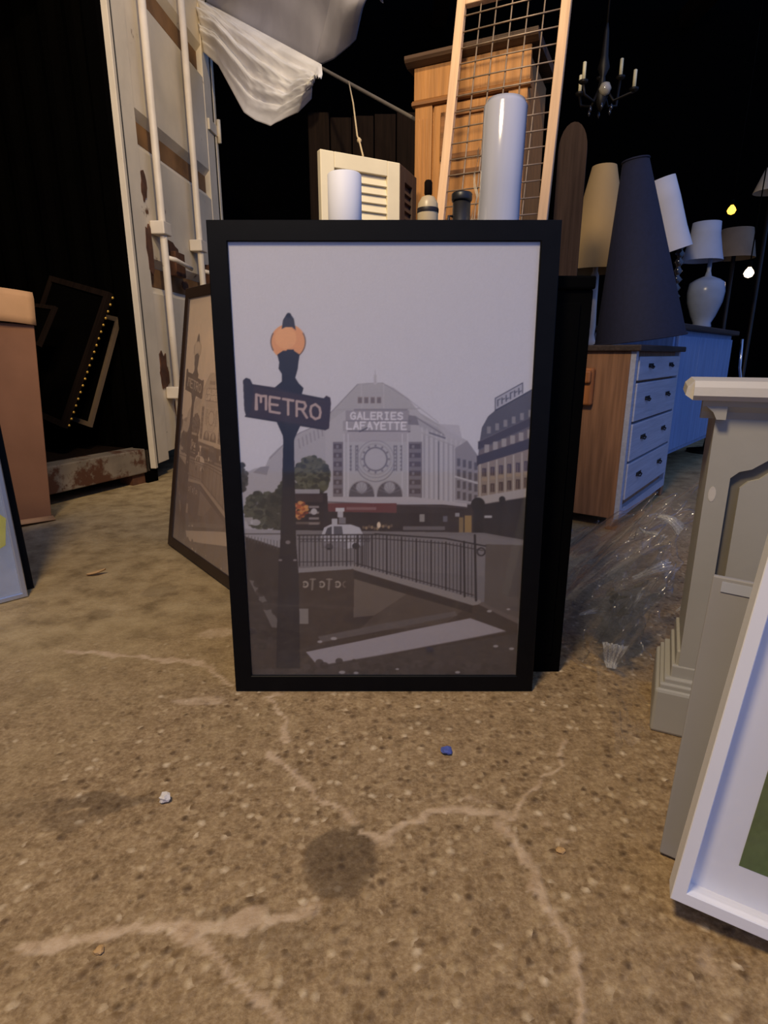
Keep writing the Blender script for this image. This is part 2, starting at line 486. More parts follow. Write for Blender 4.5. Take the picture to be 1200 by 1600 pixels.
    pebcol = ramp(sepv.outputs['Red'], [(0.0, rgb(70, 50, 31)), (0.3, rgb(116, 90, 58)), (0.6, rgb(156, 130, 92)), (0.85, rgb(196, 170, 128)), (1.0, rgb(232, 210, 172))]).outputs['Color']
    inside = ramp(vo.outputs['Distance'], [(0.12, (1,1,1,1)), (0.56, (0,0,0,1))]).outputs['Color']
    pres = ramp(sepv.outputs['Green'], [(0.15, (0,0,0,1)), (0.35, (1,1,1,1))]).outputs['Color']
    keep = sub1(mul(sep.outputs['Blue'], 0.72))
    pfac = mul(mul(mul(inside, pres), keep), 0.82)
    base = mix(pfac, base, pebcol)
    # small dark pits
    vp = n.new('ShaderNodeTexVoronoi'); vp.inputs['Scale'].default_value = 46
    l.new(wa.outputs[0], vp.inputs['Vector'])
    sp2 = n.new('ShaderNodeSeparateColor'); l.new(vp.outputs['Color'], sp2.inputs['Color'])
    pit = mul(ramp(vp.outputs['Distance'], [(0.08, (1,1,1,1)), (0.28, (0,0,0,1))]).outputs['Color'], ramp(sp2.outputs['Blue'], [(0.78, (0,0,0,1)), (0.84, (1,1,1,1))]).outputs['Color'])
    pit = mul(pit, keep)
    base = mix(mul(pit, 0.6), base, rgb(66, 48, 30))
    # dusty cement skin
    dust = ramp(noise(11, 6).outputs['Fac'], [(0.32, rgb(128, 108, 70)), (0.5, rgb(176, 152, 106)), (0.68, rgb(198, 174, 126))]).outputs['Color']
    base = mix(mul(sep.outputs['Blue'], 0.72), base, dust)
    base = mix(mul(sep.outputs['Green'], 0.62), base, rgb(66, 50, 34))
    base = mix(mul(sep.outputs['Red'], 0.85), base, ramp(noise(30, 4).outputs['Fac'], [(0.3, rgb(190, 160, 124)), (0.7, rgb(226, 200, 164))]).outputs['Color'])
    l.new(base, b.inputs['Base Color'])
    b.inputs['Specular IOR Level'].default_value = 0.35
    rr = ramp(mid.outputs['Fac'], [(0.3, (0.75,)*3 + (1,)), (0.7, (0.5,)*3 + (1,))]).outputs['Color']
    l.new(rr, b.inputs['Roughness'])
    # relief
    h1 = mul(mid.outputs['Fac'], 0.8)
    hs = n.new('ShaderNodeMath'); hs.operation = 'ADD'; l.new(h1, hs.inputs[0]); l.new(mul(pfac, 0.35), hs.inputs[1])
    h2 = n.new('ShaderNodeMath'); h2.operation = 'SUBTRACT'; l.new(hs.outputs[0], h2.inputs[0]); l.new(mul(pit, 0.8), h2.inputs[1])
    h3 = n.new('ShaderNodeMath'); h3.operation = 'ADD'; l.new(h2.outputs[0], h3.inputs[0]); l.new(mul(sep.outputs['Red'], 0.25), h3.inputs[1])
    bp = n.new('ShaderNodeBump'); bp.inputs['Strength'].default_value = 0.55; bp.inputs['Distance'].default_value = 0.008
    l.new(h3.outputs[0], bp.inputs['Height']); l.new(bp.outputs['Normal'], b.inputs['Normal'])
    me.materials.append(m)
    o = bpy.data.objects.new('floor', me); COL.objects.link(o)
    return struct(o)
build_floor()
struct(MB().box(-6, 6, 7.2, 7.3, 0, 4.2).build('wall_back', M_dark))

# ------------------------------------------------------------------ the street print
def paint_print():
    S = 2
    X0, Y0, X1, Y1 = 350, 370, 862, 1064
    W, H = (X1 - X0) * S, (Y1 - Y0) * S
    img = np.zeros((H, W, 3)); 
    yy, xx = np.mgrid[0:H, 0:W]
    PX = X0 + (xx + .5) / S; PY = Y0 + (yy + .5) / S
    rng = np.random.RandomState(3)
    sky0 = np.array([196, 194, 198.]); sky1 = np.array([212, 210, 214.])
    t = np.clip((PY - 370) / 330, 0, 1)[..., None]
    img[:] = sky0 * (1 - t) + sky1 * t
    def sub(x0, y0, x1, y1):
        a = max(0, int((x0 - X0) * S) - 2); b = min(W, int((x1 - X0) * S) + 3)
        c = max(0, int((y0 - Y0) * S) - 2); d = min(H, int((y1 - Y0) * S) + 3)
        return slice(c, d), slice(a, b)
    def poly(pts, col, al=1.0):
        xs = [p[0] for p in pts]; ys = [p[1] for p in pts]
        sl = sub(min(xs), min(ys), max(xs), max(ys))
        x = PX[sl]; y = PY[sl]
        ins = np.zeros(x.shape, bool)
        n = len(pts)
        for i in range(n):
            x1, y1 = pts[i]; x2, y2 = pts[(i + 1) % n]
            if y1 == y2: continue
            c = ((y1 > y) != (y2 > y)) & (x < (x2 - x1) * (y - y1) / (y2 - y1) + x1)
            ins ^= c
        r = img[sl]; r[ins] = r[ins] * (1 - al) + np.array(col) * al
    def line(pts, w, col, al=1.0):
        for (a, b) in zip(pts[:-1], pts[1:]):
            sl = sub(min(a[0], b[0]) - w, min(a[1], b[1]) - w, max(a[0], b[0]) + w, max(a[1], b[1]) + w)
            d, _ = seg_dist(PX[sl], PY[sl], a, b)
            k = (np.clip((w / 2 - d) * S + .5, 0, 1) * al)[..., None]
            img[sl] = img[sl] * (1 - k) + np.array(col) * k
    def ell(cx, cy, rx, ry, col, al=1.0):
        sl = sub(cx - rx, cy - ry, cx + rx, cy + ry)
        d = np.hypot((PX[sl] - cx) / rx, (PY[sl] - cy) / ry)
        k = (np.clip((1 - d) * min(rx, ry) * S + .5, 0, 1) * al)[..., None]
        img[sl] = img[sl] * (1 - k) + np.array(col) * k
    def circ(cx, cy, r, w, col, al=1.0, a0=0, a1=360, n=40, ry=None):
        ry = ry or r
        line([(cx + r*math.cos(math.radians(a0+(a1-a0)*k/n)), cy + ry*math.sin(math.radians(a0+(a1-a0)*k/n))) for k in range(n+1)], w, col, al)
    def rect(x0, y0, x1, y1, col, al=1.0): poly([(x0,y0),(x1,y0),(x1,y1),(x0,y1)], col, al)
    def foliage(cx, cy, rx, ry, n, cols, r=(2, 6)):
        for _ in range(n):
            a = rng.rand() * 6.283; q = math.sqrt(rng.rand())
            c = cols[rng.randint(len(cols))]
            s = r[0] + rng.rand() * (r[1] - r[0])
            ell(cx + rx*q*math.cos(a), cy + ry*q*math.sin(a), s, s * .8, c, .85)
    GL = (186, 182, 182); GM = (168, 163, 163); GD = (130, 124, 126); DK = (62, 54, 54)
    # left hand pale buildings
    poly([(372,770),(374,742),(388,738),(400,732),(418,728),(424,714),(438,700),(470,676),(520,655),(540,830),(372,830)], (178,174,176))
    poly([(398,738),(410,729),(424,728),(420,742)], GD, .6)
    line([(425,716),(445,696),(472,676),(520,655)], 1.5, GD, .6)
    for k in range(8):
        x = 470 + k*6; line([(x, 686-k*3.2),(x+2, 700-k*3.2)], 2, GD, .5)
    # central department store
    poly([(519,646),(536,628),(563,600),(578,598),(602,598),(620,606),(642,622),(660,644),(700,668),(716,684),(716,700),(519,700)], (176,172,172))
    line([(519,646),(563,600)], 1.4, GD, .7); line([(563,600),(602,598)], 1.2, GM); line([(602,598),(642,623),(690,660)], 1.2, GD, .45)
    rect(588,585,593,600, (192,188,190)); line([(590.5,578),(590.5,598)], 1.2, GM, .7)
    line([(569,600),(569,640)], 1.2, (192,188,188), .8); line([(604,600),(604,640)], 1.2, (192,188,188), .8)
    for k, x in enumerate((566, 576, 586, 596)):
        rect(x-3, 620, x+4, 630, (146,132,124)); rect(x-2, 621.5, x+3, 629, (122,110,106))
    line([(530,640),(660,638)], 1.5, GM)
    poly([(512,662),(545,640),(655,640),(668,654),(735,688),(738,790),(512,790)], (184,180,181))
    line([(558,640),(640,640)], 2.6, GD, .8)
    rect(544,641,644,657, (150,143,146), .75); rect(540,657,646,673, (156,150,152), .7)
    line([(545,657.3),(646,657.3)], 1.2, (112,106,112), .8); line([(548,673),(645,674)], 2, (96,88,92), .8)
    poly([(643,648),(655,650),(660,664),(642,663)], (120,113,116), .8)
    poly([(656,652),(690,668),(700,682),(676,676),(660,666)], (172,168,170)); line([(652,650),(700,680)], 2, GD, .8)
    # right wing
    for k in range(9):
        x = 664 + k * 7.6
        line([(x, 668 + k*2.5), (x, 782)], 2.6, (196,192,193), .8); line([(x+3.4, 680 + k*2.5), (x+3.4, 782)], 1.6, (138,132,136), .55)
    line([(676,676),(700,684)], 2.5, (96,92,100), .8); line([(690,690),(690,780)], 1.6, (92,88,92), .8)
    line([(663,676),(738,706)], 1.2, GM)
    poly([(690,662),(722,664),(728,690),(700,682)], (186,182,186), .8)
    # dark window bays either side
    for (x0, x1) in ((524,540),(643,664)):
        rect(x0, 690, x1, 778, (130,122,124))
        for k in range(6):
            y = 693 + k*14; rect(x0+1, y, x1-2, y+8, (96,84,86)); rect(x0+5, y+2, x0+9, y+7, (150,144,146), .7)
    rect(541,678,642,779, (182,179,180)); rect(541,674,642,690, (176,170,172))
    for x in (541.5,548,633,641.5): line([(x,678),(x,779)], 2, (198,194,196))
    for x in (552,560,563,620,624,632): line([(x,696),(x,735)], 1.8, (104,98,104), .65)
    for k in range(7):
        for x in (552,562,622,631): ell(x, 697+k*6, 1.8, 1.5, (112,106,110), .6)
    circ(591,717,24,2, GM, .9); circ(591,717,18,2.2, (122,116,122), .9); ell(591,717,15,15, (186,182,184)); circ(591,717,29,1.4, (150,146,150), .8)
    for k in range(12):
        a = k*math.pi/6; ell(591+21*math.cos(a), 717+21*math.sin(a), 1.8, 1.8, (112,106,112), .7)
    circ(591,722,30,1.6, (138,134,138), .8, 20, 160)
    for cx in (569,613):
        poly([(cx-20,776)] + [(cx+20*math.cos(math.radians(a)), 771-20*math.sin(math.radians(a))) for a in range(180,-1,-10)] + [(cx+20,776)], (100,94,98))
        circ(cx,771,20,1.8, GM, .9, 180, 360); ell(cx,761,8.5,8.5, (170,167,170)); circ(cx,761,9,1.2, (126,120,126), .8)
        for a in range(200, 341, 20): line([(cx,771),(cx+19*math.cos(math.radians(a)), 771+19*math.sin(math.radians(a)))], 1, (140,135,138), .7)
    # mid right small houses
    poly([(716,700),(735,688),(752,712),(756,790),(716,790)], (150,144,146))
    for k in range(4):
        for j in range(4): rect(719+k*9, 716+j*17+k*2, 724+k*9, 728+j*17+k*2, (100,92,94))
    line([(716,744),(756,756)], 2.5, (196,192,192)); line([(716,782),(752,786)], 2, GL)
    # right corner building
    poly([(754,694),(758,668),(768,650),(780,640),(840,606),(840,700),(752,716)], (92,86,88))
    poly([(779,640),(779,622),(822,598),(822,614)], (172,170,178), .9)
    line([(779,640),(779,622),(822,598),(822,614)], 1.3, (82,78,84)); 
    for k in range(6):
        x = 783 + k*6.6; y = 634 - k*3.7
        line([(x, y-9),(x, y)], 1.8, (70,68,76), .85); line([(x, y-9+ (k%3)*3),(x+4, y-11+(k%3)*3)], 1.5, (70,68,76), .8)
    line([(779,641),(840,607)], 1.6, (52,48,50))
    for k in range(6):
        x = 766 + k*13; y = 672 - k*5.2; rect(x, y-6, x+6, y+5, (156,150,148), .8)
    poly([(752,690),(836,650),(838,664),(752,702)], (72,60,60))
    line([(752,690),(836,651)], 1.4, (118,110,108), .7); line([(754,703),(838,664)], 1, (118,110,108), .7)
    poly([(754,704),(838,666),(836,690),(754,716)], (118,104,98))
    for k in range(6):
        x = 762 + k*13.5; y = 702 - k*4.6; rect(x, y-8, x+7.5, y+5, (176,168,160), .85)
    poly([(750,712),(836,684),(836,700),(750,728)], (68,55,54))
    poly([(752,726),(836,700),(832,780),(752,786)], (150,134,118))
    for k in range(6):
        x = 759 + k*13.2; sy = -k*2.4
        line([(x-4, 726+sy*1.5),(x-4, 782)], 2.6, (184,172,156))
        for y in (731, 757): rect(x-.5, y+sy*.9, x+6, y+13+sy*.7, (84,66,60)); rect(x+1.6, y+2+sy*.9, x+2.6, y+13+sy*.7, (140,120,104))
        rect(x-1, 746+sy*.8, x+7, 751+sy*.8, (166,146,120))
    poly([(750,776),(834,762),(834,775),(750,788)], (180,172,166)); line([(750,789),(834,776)], 1.5, (120,112,108))
    # ground floor, awning
    rect(512,788,760,838, (58,48,48)); poly([(748,790),(834,776),(838,850),(748,850)], (46,40,42))
    poly([(513,776),(650,776),(735,786),(735,792),(650,783),(513,783)], (188,182,182))
    line([(513,784),(735,793)], 2, (84,74,74), .8)
    poly([(513,786),(624,786),(624,801),(513,799)], (112,62,62)); rect(545,792,592,796.5, (150,116,114), .8)
    rect(513,801,700,833, (50,40,40))
    for k in range(11): 
        x = 572 + k*4.4; ell(x, 821 + rng.rand()*5, 2.2, 2.6, (176,150,112) if k % 2 else (120,100,80), .8)
    ell(596,820,3,5, (236,214,180))
    for x, y, w, h, c in [(660,803,8,12,(164,160,152)),(697,806,7,9,(116,114,122)),(722,808,7,24,(150,126,86)),(731,805,11,28,(172,140,84)),(747,812,5,12,(170,166,160)),(716,801,7,6,(170,168,168)),(762,805,12,4,(200,198,196))]:
        rect(x, y, x+w, y+h, c, .9)
    ell(752,788,11,11, (38,34,34)); rect(745,796,760,840, (38,34,36)); ell(790,780,5,5, (46,42,42)); line([(788,784),(786,846)], 4, (40,36,38))
    # trees and bus
    foliage(490,744,26,30,420, [(74,74,56),(92,90,66),(60,58,46),(104,102,80)]); foliage(455,776,20,26,120, [(62,62,50),(78,76,60)])
    foliage(412,797,26,28,320, [(70,72,58),(90,90,74),(56,56,48)]); foliage(380,745,6,22,40, [(56,54,52),(76,74,70)]); foliage(438,800,18,34,160, [(54,54,46),(70,68,56)])
    poly([(460,768),(515,770),(518,832),(460,832)], (48,38,40)); rect(461,764,503,771, (172,168,170), .9)
    rect(462,772,508,784, (66,52,52)); foliage(472,797,12,12,70, [(206,126,60),(224,160,92),(176,84,54),(120,60,44)], (1.5,4))
    for y in (790, 799, 808, 816): rect(486, y, 502, y+3.5, (160,150,146), .85)
    ell(494,799,5,5, (190,184,182)); rect(462,815,504,819, (140,126,110), .6); rect(460,826,520,832, (36,30,32))
    # street
    poly([(376,830),(470,828),(760,832),(840,846),(840,1064),(376,1064)], (126,120,118))
    poly([(384,826),(443,828),(443,856),(420,850),(384,838)], (160,156,156)); poly([(455,838),(760,836),(838,850),(838,905),(455,880)], (132,126,124))
    rect(384,808,398,820, (178,174,174), .8); ell(402,816,8,5, (188,184,184), .8)
    rect(634,822,700,828, (150,146,146), .6)
    # white car with cargo
    poly([(505,838),(510,824),(520,819),(552,819),(566,824),(572,836),(572,852),(548,857),(510,854)], (196,194,196))
    poly([(511,836),(515,825),(522,822),(522,836)], (80,78,84)); poly([(525,836),(525,822),(538,822),(540,836)], (96,94,100)); rect(506,838,572,841, (150,148,150), .7)
    ell(518,854,6,5, (52,48,48)); ell(560,853,6,5, (52,48,48)); rect(506,846,546,856, (110,104,106), .7)
    rect(528,793,542,799, (206,204,204)); rect(531,799,540,808, (186,182,184)); rect(522,810,531,820, (190,188,190)); rect(533,808,544,818, (150,146,148), .8)
    # stair well, retaining walls
    poly([(386,838),(412,846),(444,858),(444,1064),(390,1064)], (64,54,48))
    poly([(468,890),(556,884),(600,900),(750,938),(815,965),(815,1064),(386,1064),(386,1000),(468,1000)], (72,60,52))
    poly([(468,894),(556,888),(752,945),(748,972),(700,985),(600,1002),(480,1010)], (74,60,50))
    poly([(557,903),(640,928),(588,962),(556,965)], (112,98,84)); poly([(640,928),(730,952),(700,975),(560,990),(588,962)], (92,78,66))
    poly([(468,888),(556,882),(556,889),(468,895)], (152,146,142)); poly([(556,882),(756,938),(758,944),(744,946),(556,890)], (150,142,134))
    poly([(752,944),(762,940),(815,958),(815,975)], (110,98,90)); poly([(764,850),(838,852),(824,970),(762,944)], (98,88,80))
    poly([(556,891),(744,947),(742,958),(556,904)], (58,46,40))
    # railings
    for k in range(12): 
        x = 386 + k*5; line([(x, 836+k*.9),(x, 842+k*1.7)], 1.2, (92,88,88), .8)
    line([(384,834),(443,834)], 1.6, (84,78,78)); line([(384,838),(440,856)], 1.4, (84,78,78))
    line([(468,836),(592,835)], 2, (56,50,52)); line([(468,842),(592,841)], 1.1, (62,56,58))
    for k in range(18):
        x = 471 + k*6.2; line([(x, 836),(x, 884)], 1.2 if k % 4 else 2.2, (58,52,54)); circ(x+3, 844, 2.4, .9, (70,64,66), .8, n=10)
    line([(468,878),(556,877)], 1.2, (62,56,58))
    line([(590,834),(700,841),(764,853)], 2.2, (46,40,42)); line([(590,841),(700,849),(760,860)], 1.2, (50,44,46)); line([(560,880),(745,930)], 1.3, (56,48,48))
    for k in range(33):
        t = k / 32; x = 562 + t*186; yt = 836 + max(0, t-.2)*20; yb = 884 + t*50
        line([(x, yt),(x, yb)], 1.1 if k % 4 else 2.4, (52,45,47))
    line([(730,846),(731,932)], 3, (40,34,36)); line([(747,836),(749,938)], 3.4, (42,36,38)); circ(757,862,6,2,(48,42,44))
    # slab ledges
    poly([(500,995),(600,975),(716,955),(720,962),(600,986),(505,1004)], (104,94,88))
    poly([(481,1019),(560,1003),(650,984),(740,966),(796,986),(700,1005),(600,1024),(500,1041)], (172,164,162))
    line([(500,1041),(600,1024),(796,987)], 1.2, (110,100,96)); 
    poly([(480,1045),(815,990),(815,1064),(400,1064),(400,1046)], (78,68,62))
    poly([(392,906),(402,908),(440,975),(430,986)], (112,104,96))
    foliage(420,960,30,70,50, [(70,60,54),(60,50,44)], (4, 9)); foliage(600,1045,190,14,90, [(84,74,68),(70,60,54)], (3, 7))
    for x, y, r in [(525,998,5),(503,1003,4),(538,1051,5),(625,1046,3),(720,1051,4),(780,1010,4),(805,1014,4),(462,1027,3),(466,985,4),(600,1018,2),(770,955,4),(800,952,3),(560,1052,4),(690,1005,2)]:
        ell(x, y, r, r*.5, (190,184,178), .8)
    rect(468,951,485,975, (140,132,122))
    # small light signs on the stair wall
    for x in (480, 506, 531): circ(x, 913, 4.2, 2.6, (168,156,138), .85, -130, 130, 12); ell(x - 2, 913, 1.5, 1.5, (168,156,138), .7)
    for x in (492, 518): line([(x,905),(x-1,921)], 3.2, (150,138,122), .8); line([(x-4,905),(x+4,905)], 2.4, (150,138,122), .8)
    for x in (467, 544): circ(x, 913, 4.5, 2.0, (120,106,92), .8, 100, 260, 10)
    # lamp post
    P = (34,32,38)
    poly([(447,660),(462,660),(466,850),(470,900),(472,1045),(434,1045),(438,880),(441,850)], (44,38,40))
    poly([(445,640),(464,640),(462,760),(447,760)], P); ell(453,847,4,3,(150,140,134),.8); ell(441,875,3,1.6,(160,150,146),.8); ell(464,875,3,1.6,(160,150,146),.8)
    poly([(434,655),(474,662),(464,684),(460,700),(447,700),(446,682)], P)
    ell(454,534,27.5,27.5, (226,160,104)); ell(450,528,17,17, (236,176,118), .7); circ(454,534,27,1.6,(110,84,66),.8,150,210); circ(454,534,27,1.6,(110,84,66),.8,-30,60)
    poly([(444,514),(446,500),(451,492),(458,491),(463,498),(466,516),(460,511),(450,511)], (54,52,56)); ell(455,493,4,4, P)
    poly([(437,554),(446,548),(463,548),(472,554),(470,566),(469,576),(465,590),(470,598),(478,606),(474,620),(434,612),(432,606),(444,596),(444,584),(439,576),(440,566)], P)
    rect(452,546,463,552, P)
    poly([(383,594),(388,590),(394,592),(398,600),(432,605),(474,616),(510,622),(514,618),(520,621),(521,630),(518,669),(512,672),(388,651),(385,640)], (58,44,48)); 
    poly([(383,594),(388,590),(394,592),(398,600),(400,608),(396,640),(388,651),(385,640)], (46,40,46)); line([(387,650),(513,670)], 2.5, (44,36,40)); line([(398,601),(514,624)], 2, (44,38,44))
    FONT = {
     'M': [[(0,0),(.05,1),(.5,.95),(.5,.55)],[(.5,.95),(1,1),(1,.1)],[(.05,1),(.1,0)]],
     'E': [[(1,1),(.05,1),(0,.5),(.05,0),(1,0)],[(0,.5),(.8,.52)]],
     'T': [[(0,1),(1,1)],[(.5,1),(.5,0)]],
     'R': [[(0,0),(0,1),(.75,1),(.9,.78),(.7,.52),(0,.5)],[(.5,.5),(1,0)]],
     'O': [[(.5,1),(.1,.82),(0,.5),(.1,.15),(.5,0),(.9,.15),(1,.5),(.9,.82),(.5,1)]],
     'G': [[(1,.82),(.6,1),(.15,.85),(0,.5),(.15,.12),(.6,0),(1,.12),(1,.45),(.6,.45)]],
     'A': [[(0,0),(.5,1),(1,0)],[(.2,.35),(.8,.35)]],
     'L': [[(0,1),(0,0),(1,0)]],
     'I': [[(.5,1),(.5,0)],[(.2,1),(.8,1)],[(.2,0),(.8,0)]],
     'S': [[(1,.85),(.6,1),(.1,.88),(.1,.6),(.9,.42),(.95,.15),(.5,0),(0,.12)]],
     'F': [[(0,0),(0,1),(1,1)],[(0,.52),(.75,.52)]],
     'Y': [[(0,1),(.5,.5),(1,1)],[(.5,.5),(.5,0)]],
    }
    def text(s, x, y, w, h, gap, slope, lw, col, al=1.0):
        for i, ch in enumerate(s):
            for st in FONT[ch]:
                line([(x + u*w, y + slope*(i*(w+gap) + u*w) - v*h) for u, v in st], lw, col, al)
            x += w + gap
            
    def text2(s, x0, y0, w, h, gap, slope, lw, col, al=1.0):
        for i, ch in enumerate(s):
            ox = i * (w + gap)
            for st in FONT[ch]:
                line([(x0 + ox + u*w, y0 + slope*(ox + u*w) - v*h) for u, v in st], lw, col, al)
    text2('METRO', 403, 639, 16, 23, 5.4, .165, 4.0, (186,164,156))
    text2('GALERIES', 552, 654.5, 7.2, 10.5, 3.4, .006, 2.6, (218,214,218))
    text2('LAFAYETTE', 546, 670, 7.4, 11, 3.3, .006, 2.6, (222,218,222))
    line([(566,674),(578,668)], 2, (76,70,78), .8)
    # soften and grain
    for _ in range(2):
        img = (img + np.roll(img, 1, 0) + np.roll(img, -1, 0) + np.roll(img, 1, 1) + np.roll(img, -1, 1)) / 5
    img *= 1 + (rng.rand(H, W, 1) - .5) * .05
    return np.clip(img, 0, 255), (X0, Y0, S)

def homography(src, dst):
    A = []
    for (x, y), (u, v) in zip(src, dst):
        A.append([x, y, 1, 0, 0, 0, -u*x, -u*y, -u]); A.append([0, 0, 0, x, y, 1, -v*x, -v*y, -v])
    _, _, V = np.linalg.svd(np.array(A, float)); return V[-1].reshape(3, 3)

def print_mesh(name, w, h, NX=400, NZ=600):
    """flat sheet x 0..w, z 0..h, y 0, facing -y, its photograph in the colour attribute"""
    img, (X0, Y0, S) = paint_print()
    Hm = homography([(0, 0), (1, 0), (1, 1), (0, 1)], [(395, 1056), (813, 1056), (851, 377), (358, 377)])
    u, v = np.meshgrid(np.linspace(0, 1, NX), np.linspace(0, 1, NZ))
    q = np.stack([u.ravel(), v.ravel(), np.ones(u.size)])
    p = Hm @ q; px = p[0] / p[2]; py = p[1] / p[2]
    ix = np.clip((px - X0) * S - .5, 0, img.shape[1] - 2); iy = np.clip((py - Y0) * S - .5, 0, img.shape[0] - 2)
    i = ix.astype(int); j = iy.astype(int); fx = (ix - i)[:, None]; fy = (iy - j)[:, None]
    c = (img[j, i]*(1-fx) + img[j, i+1]*fx)*(1-fy) + (img[j+1, i]*(1-fx) + img[j+1, i+1]*fx)*fy
    c = c / 255.0
    c = np.where(c <= .04045, c / 12.92, ((c + .055) / 1.055) ** 2.4)
    me = bpy.data.meshes.new(name)
    V = np.stack([u.ravel()*w, np.zeros(u.size), v.ravel()*h], 1)
    idx = np.arange(NX*NZ).reshape(NZ, NX)
    Q = np.stack([idx[:-1, :-1], idx[:-1, 1:], idx[1:, 1:], idx[1:, :-1]], -1).reshape(-1, 4)
    me.from_pydata(V.tolist(), [], Q.tolist())
    ca = me.color_attributes.new('picture', 'FLOAT_COLOR', 'POINT')
    ca.data.foreach_set('color', np.concatenate([c, np.ones((len(c), 1))], 1).astype(np.float32).ravel())
    return me

FW, FH, RAIL, FD = 0.66, 0.965, 0.037, 0.035
PW, PH = FW - 2*RAIL + 0.004, FH - 2*RAIL + 0.004
M_print = attr_mat('printed_photograph', 'picture', rough=0.55)
M_sepia = attr_mat('glare_toned_photograph', 'picture', rough=0.55, sepia=(rgb(122, 96, 70), rgb(240, 208, 168)))  # warm low contrast ramp paints in the glare on this print
PM = print_mesh('print', PW, PH)

def framed_print(name, label, loc, yaw, lean, pm, frame_m, glass_m):
    t = thing(name, label, 'picture', loc, (-lean, 0, yaw), 'framed metro prints')
    mb = MB(); ring_frame(mb, FW, FH, RAIL, FD); mb.build('frame', frame_m, t)
    me = PM.copy(); me.materials.append(pm)
    o = bpy.data.objects.new('print', me); COL.objects.link(o); o.parent = t
    o.location = (RAIL - .002, -0.0285, RAIL - .002)
    MB().box(RAIL - .001, FW - RAIL + .001, -0.0315, -0.0305, RAIL - .001, FH - RAIL + .001).build('glass', glass_m, t)
    MB().box(0.012, FW - 0.012, -0.012, -0.004, 0.012, FH - 0.012).build('backing_board', M_backing, t)
    return t

framed_print('framed_print', 'large black framed print with clear picture and glossy black rails, standing at the centre',
             (-0.33, 1.132 + FD, 0.0), 0.0, math.radians(2.3), M_print, M_black, M_glass)
framed_print('framed_print', 'sepia looking framed print turned sideways, half hidden behind the large black framed print',
             (-0.852 + 0.78*FD, 2.153 + 0.62*FD, 0.0), math.radians(-51.6), math.radians(9.5), M_sepia,
             mat('dark_brown_frame', rgb(48, 33, 22), rough=0.5), M_glasshazed)

# ------------------------------------------------------------------ black cabinet behind the frame and the things on it
CT = 0.874
t = thing('cabinet', 'tall black cabinet directly behind the large black framed print', 'cabinet', (0.09, 1.40, 0))
MB().box(-.325, .325, -.185, .195, 0, CT - .025, bev=.003).build('body', M_blackmatte, t)
MB().box(-.327, .327, -.192, .198, CT - .025, CT, bev=.004).build('top', M_blackmatte, t)
MB().box(-.30, -.004, -.190, -.185, .05, CT - .05, bev=.001).build('door', M_blackmatte, t)
MB().box(.004, .30, -.190, -.185, .05, CT - .05, bev=.001).build('door', M_blackmatte, t)

p = at(538, 272, 1.42)
t = thing('paper_roll', 'short white paper roll standing in front of the louvred shutter', 'paper roll', (p.x, 1.42, CT))
r_ = 0.0375
MB().lathe([(.012, 0), (r_, 0), (r_, p.z - CT - .003), (r_ - .003, p.z - CT), (.012, p.z - CT)], n=40, caps=False).build('paper', M_white, t)
MB().lathe([(.0105, 0), (.012, 0), (.012, p.z - CT - .002), (.0105, p.z - CT - .002)], n=24, caps=False).build('core', M_cardin, t)

p = at(788, 158, 1.42)
t = thing('wrapped_roll', 'tall shiny roll wrapped in clear film standing before the wire mesh panel', 'roll', (p.x - .004, 1.42, CT), (0, math.radians(1.2), 0))
hh = p.z - CT; rr_ = 0.0465
MB().lathe([(.018, 0), (rr_, .0), (rr_ + .001, .08), (rr_ - .001, .2), (rr_, hh - .012), (rr_ - .006, hh), (.02, hh)], n=48, caps=False).build('roll', M_bubble, t)
MB().lathe([(.017, .002), (.019, .002), (.019, hh + .002), (.017, hh + .002)], n=24, caps=False).build('core', M_white, t)
# loose end of the film along the left side
pts = [[(-rr_ - .0012 - .012*abs(math.sin(k*.9))*(k > 2), -.012 + j*.03, .02 + k*.024) for j in range(2)] for k in range(12)]
o = MB().grid(pts).build('film_flap', film('film_flap', white=.3, rough=.15), t, fix=False)

p = at(669, 306, 1.38)
t = thing('stoppered_bottle', 'cream rounded bottle with dark stopper, left of the dark pot', 'bottle', (p.x, 1.38, CT))
hb = p.z - CT
MB().lathe([(.016, 0), (.022, .004), (.0225, hb - .03), (.021, hb - .015), (.014, hb - .003), (.007, hb)], n=32).build('body', M_ceram, t)
MB().lathe([(.0232, hb - .034), (.0235, hb - .032), (.0235, hb - .027), (.0228, hb - .025)], n=32, caps=False).build('band', M_band, t)
MB().lathe([(.007, hb), (.0085, hb + .004), (.0085, hb + .026), (.006, hb + .03)], n=20).build('stopper', M_darkwood, t)

p = at(722, 299, 1.40)
t = thing('dark_pot', 'small dark lidded pot between cream bottle and tall wrapped roll', 'pot', (p.x, 1.40, CT))
hp = p.z - CT
MB().lathe([(.016, 0), (.0195, .004), (.0195, hp - .02)], n=32).build('body', M_pot, t)
MB().lathe([(.0215, hp - .02), (.0225, hp - .017), (.0225, hp - .006), (.020, hp - .003), (.008, hp)], n=32).build('lid', M_pot, t)
MB().tube([(-.018, 0, hp - .05), (-.028, -.006, hp - .05), (-.031, -.006, hp - .09), (-.019, 0, hp - .10)], .003).build('handle', M_pot, t)

# ------------------------------------------------------------------ cardboard box at the left
a = Vector((-1.508, 2.516, 0)); u = Vector((-0.62, -0.785, 0)).normalized()
t = thing('cardboard_box', 'tall brown cardboard box with folded pale flap at the left edge', 'box', a, (0, math.radians(-3.4), math.atan2(u.y, u.x)))
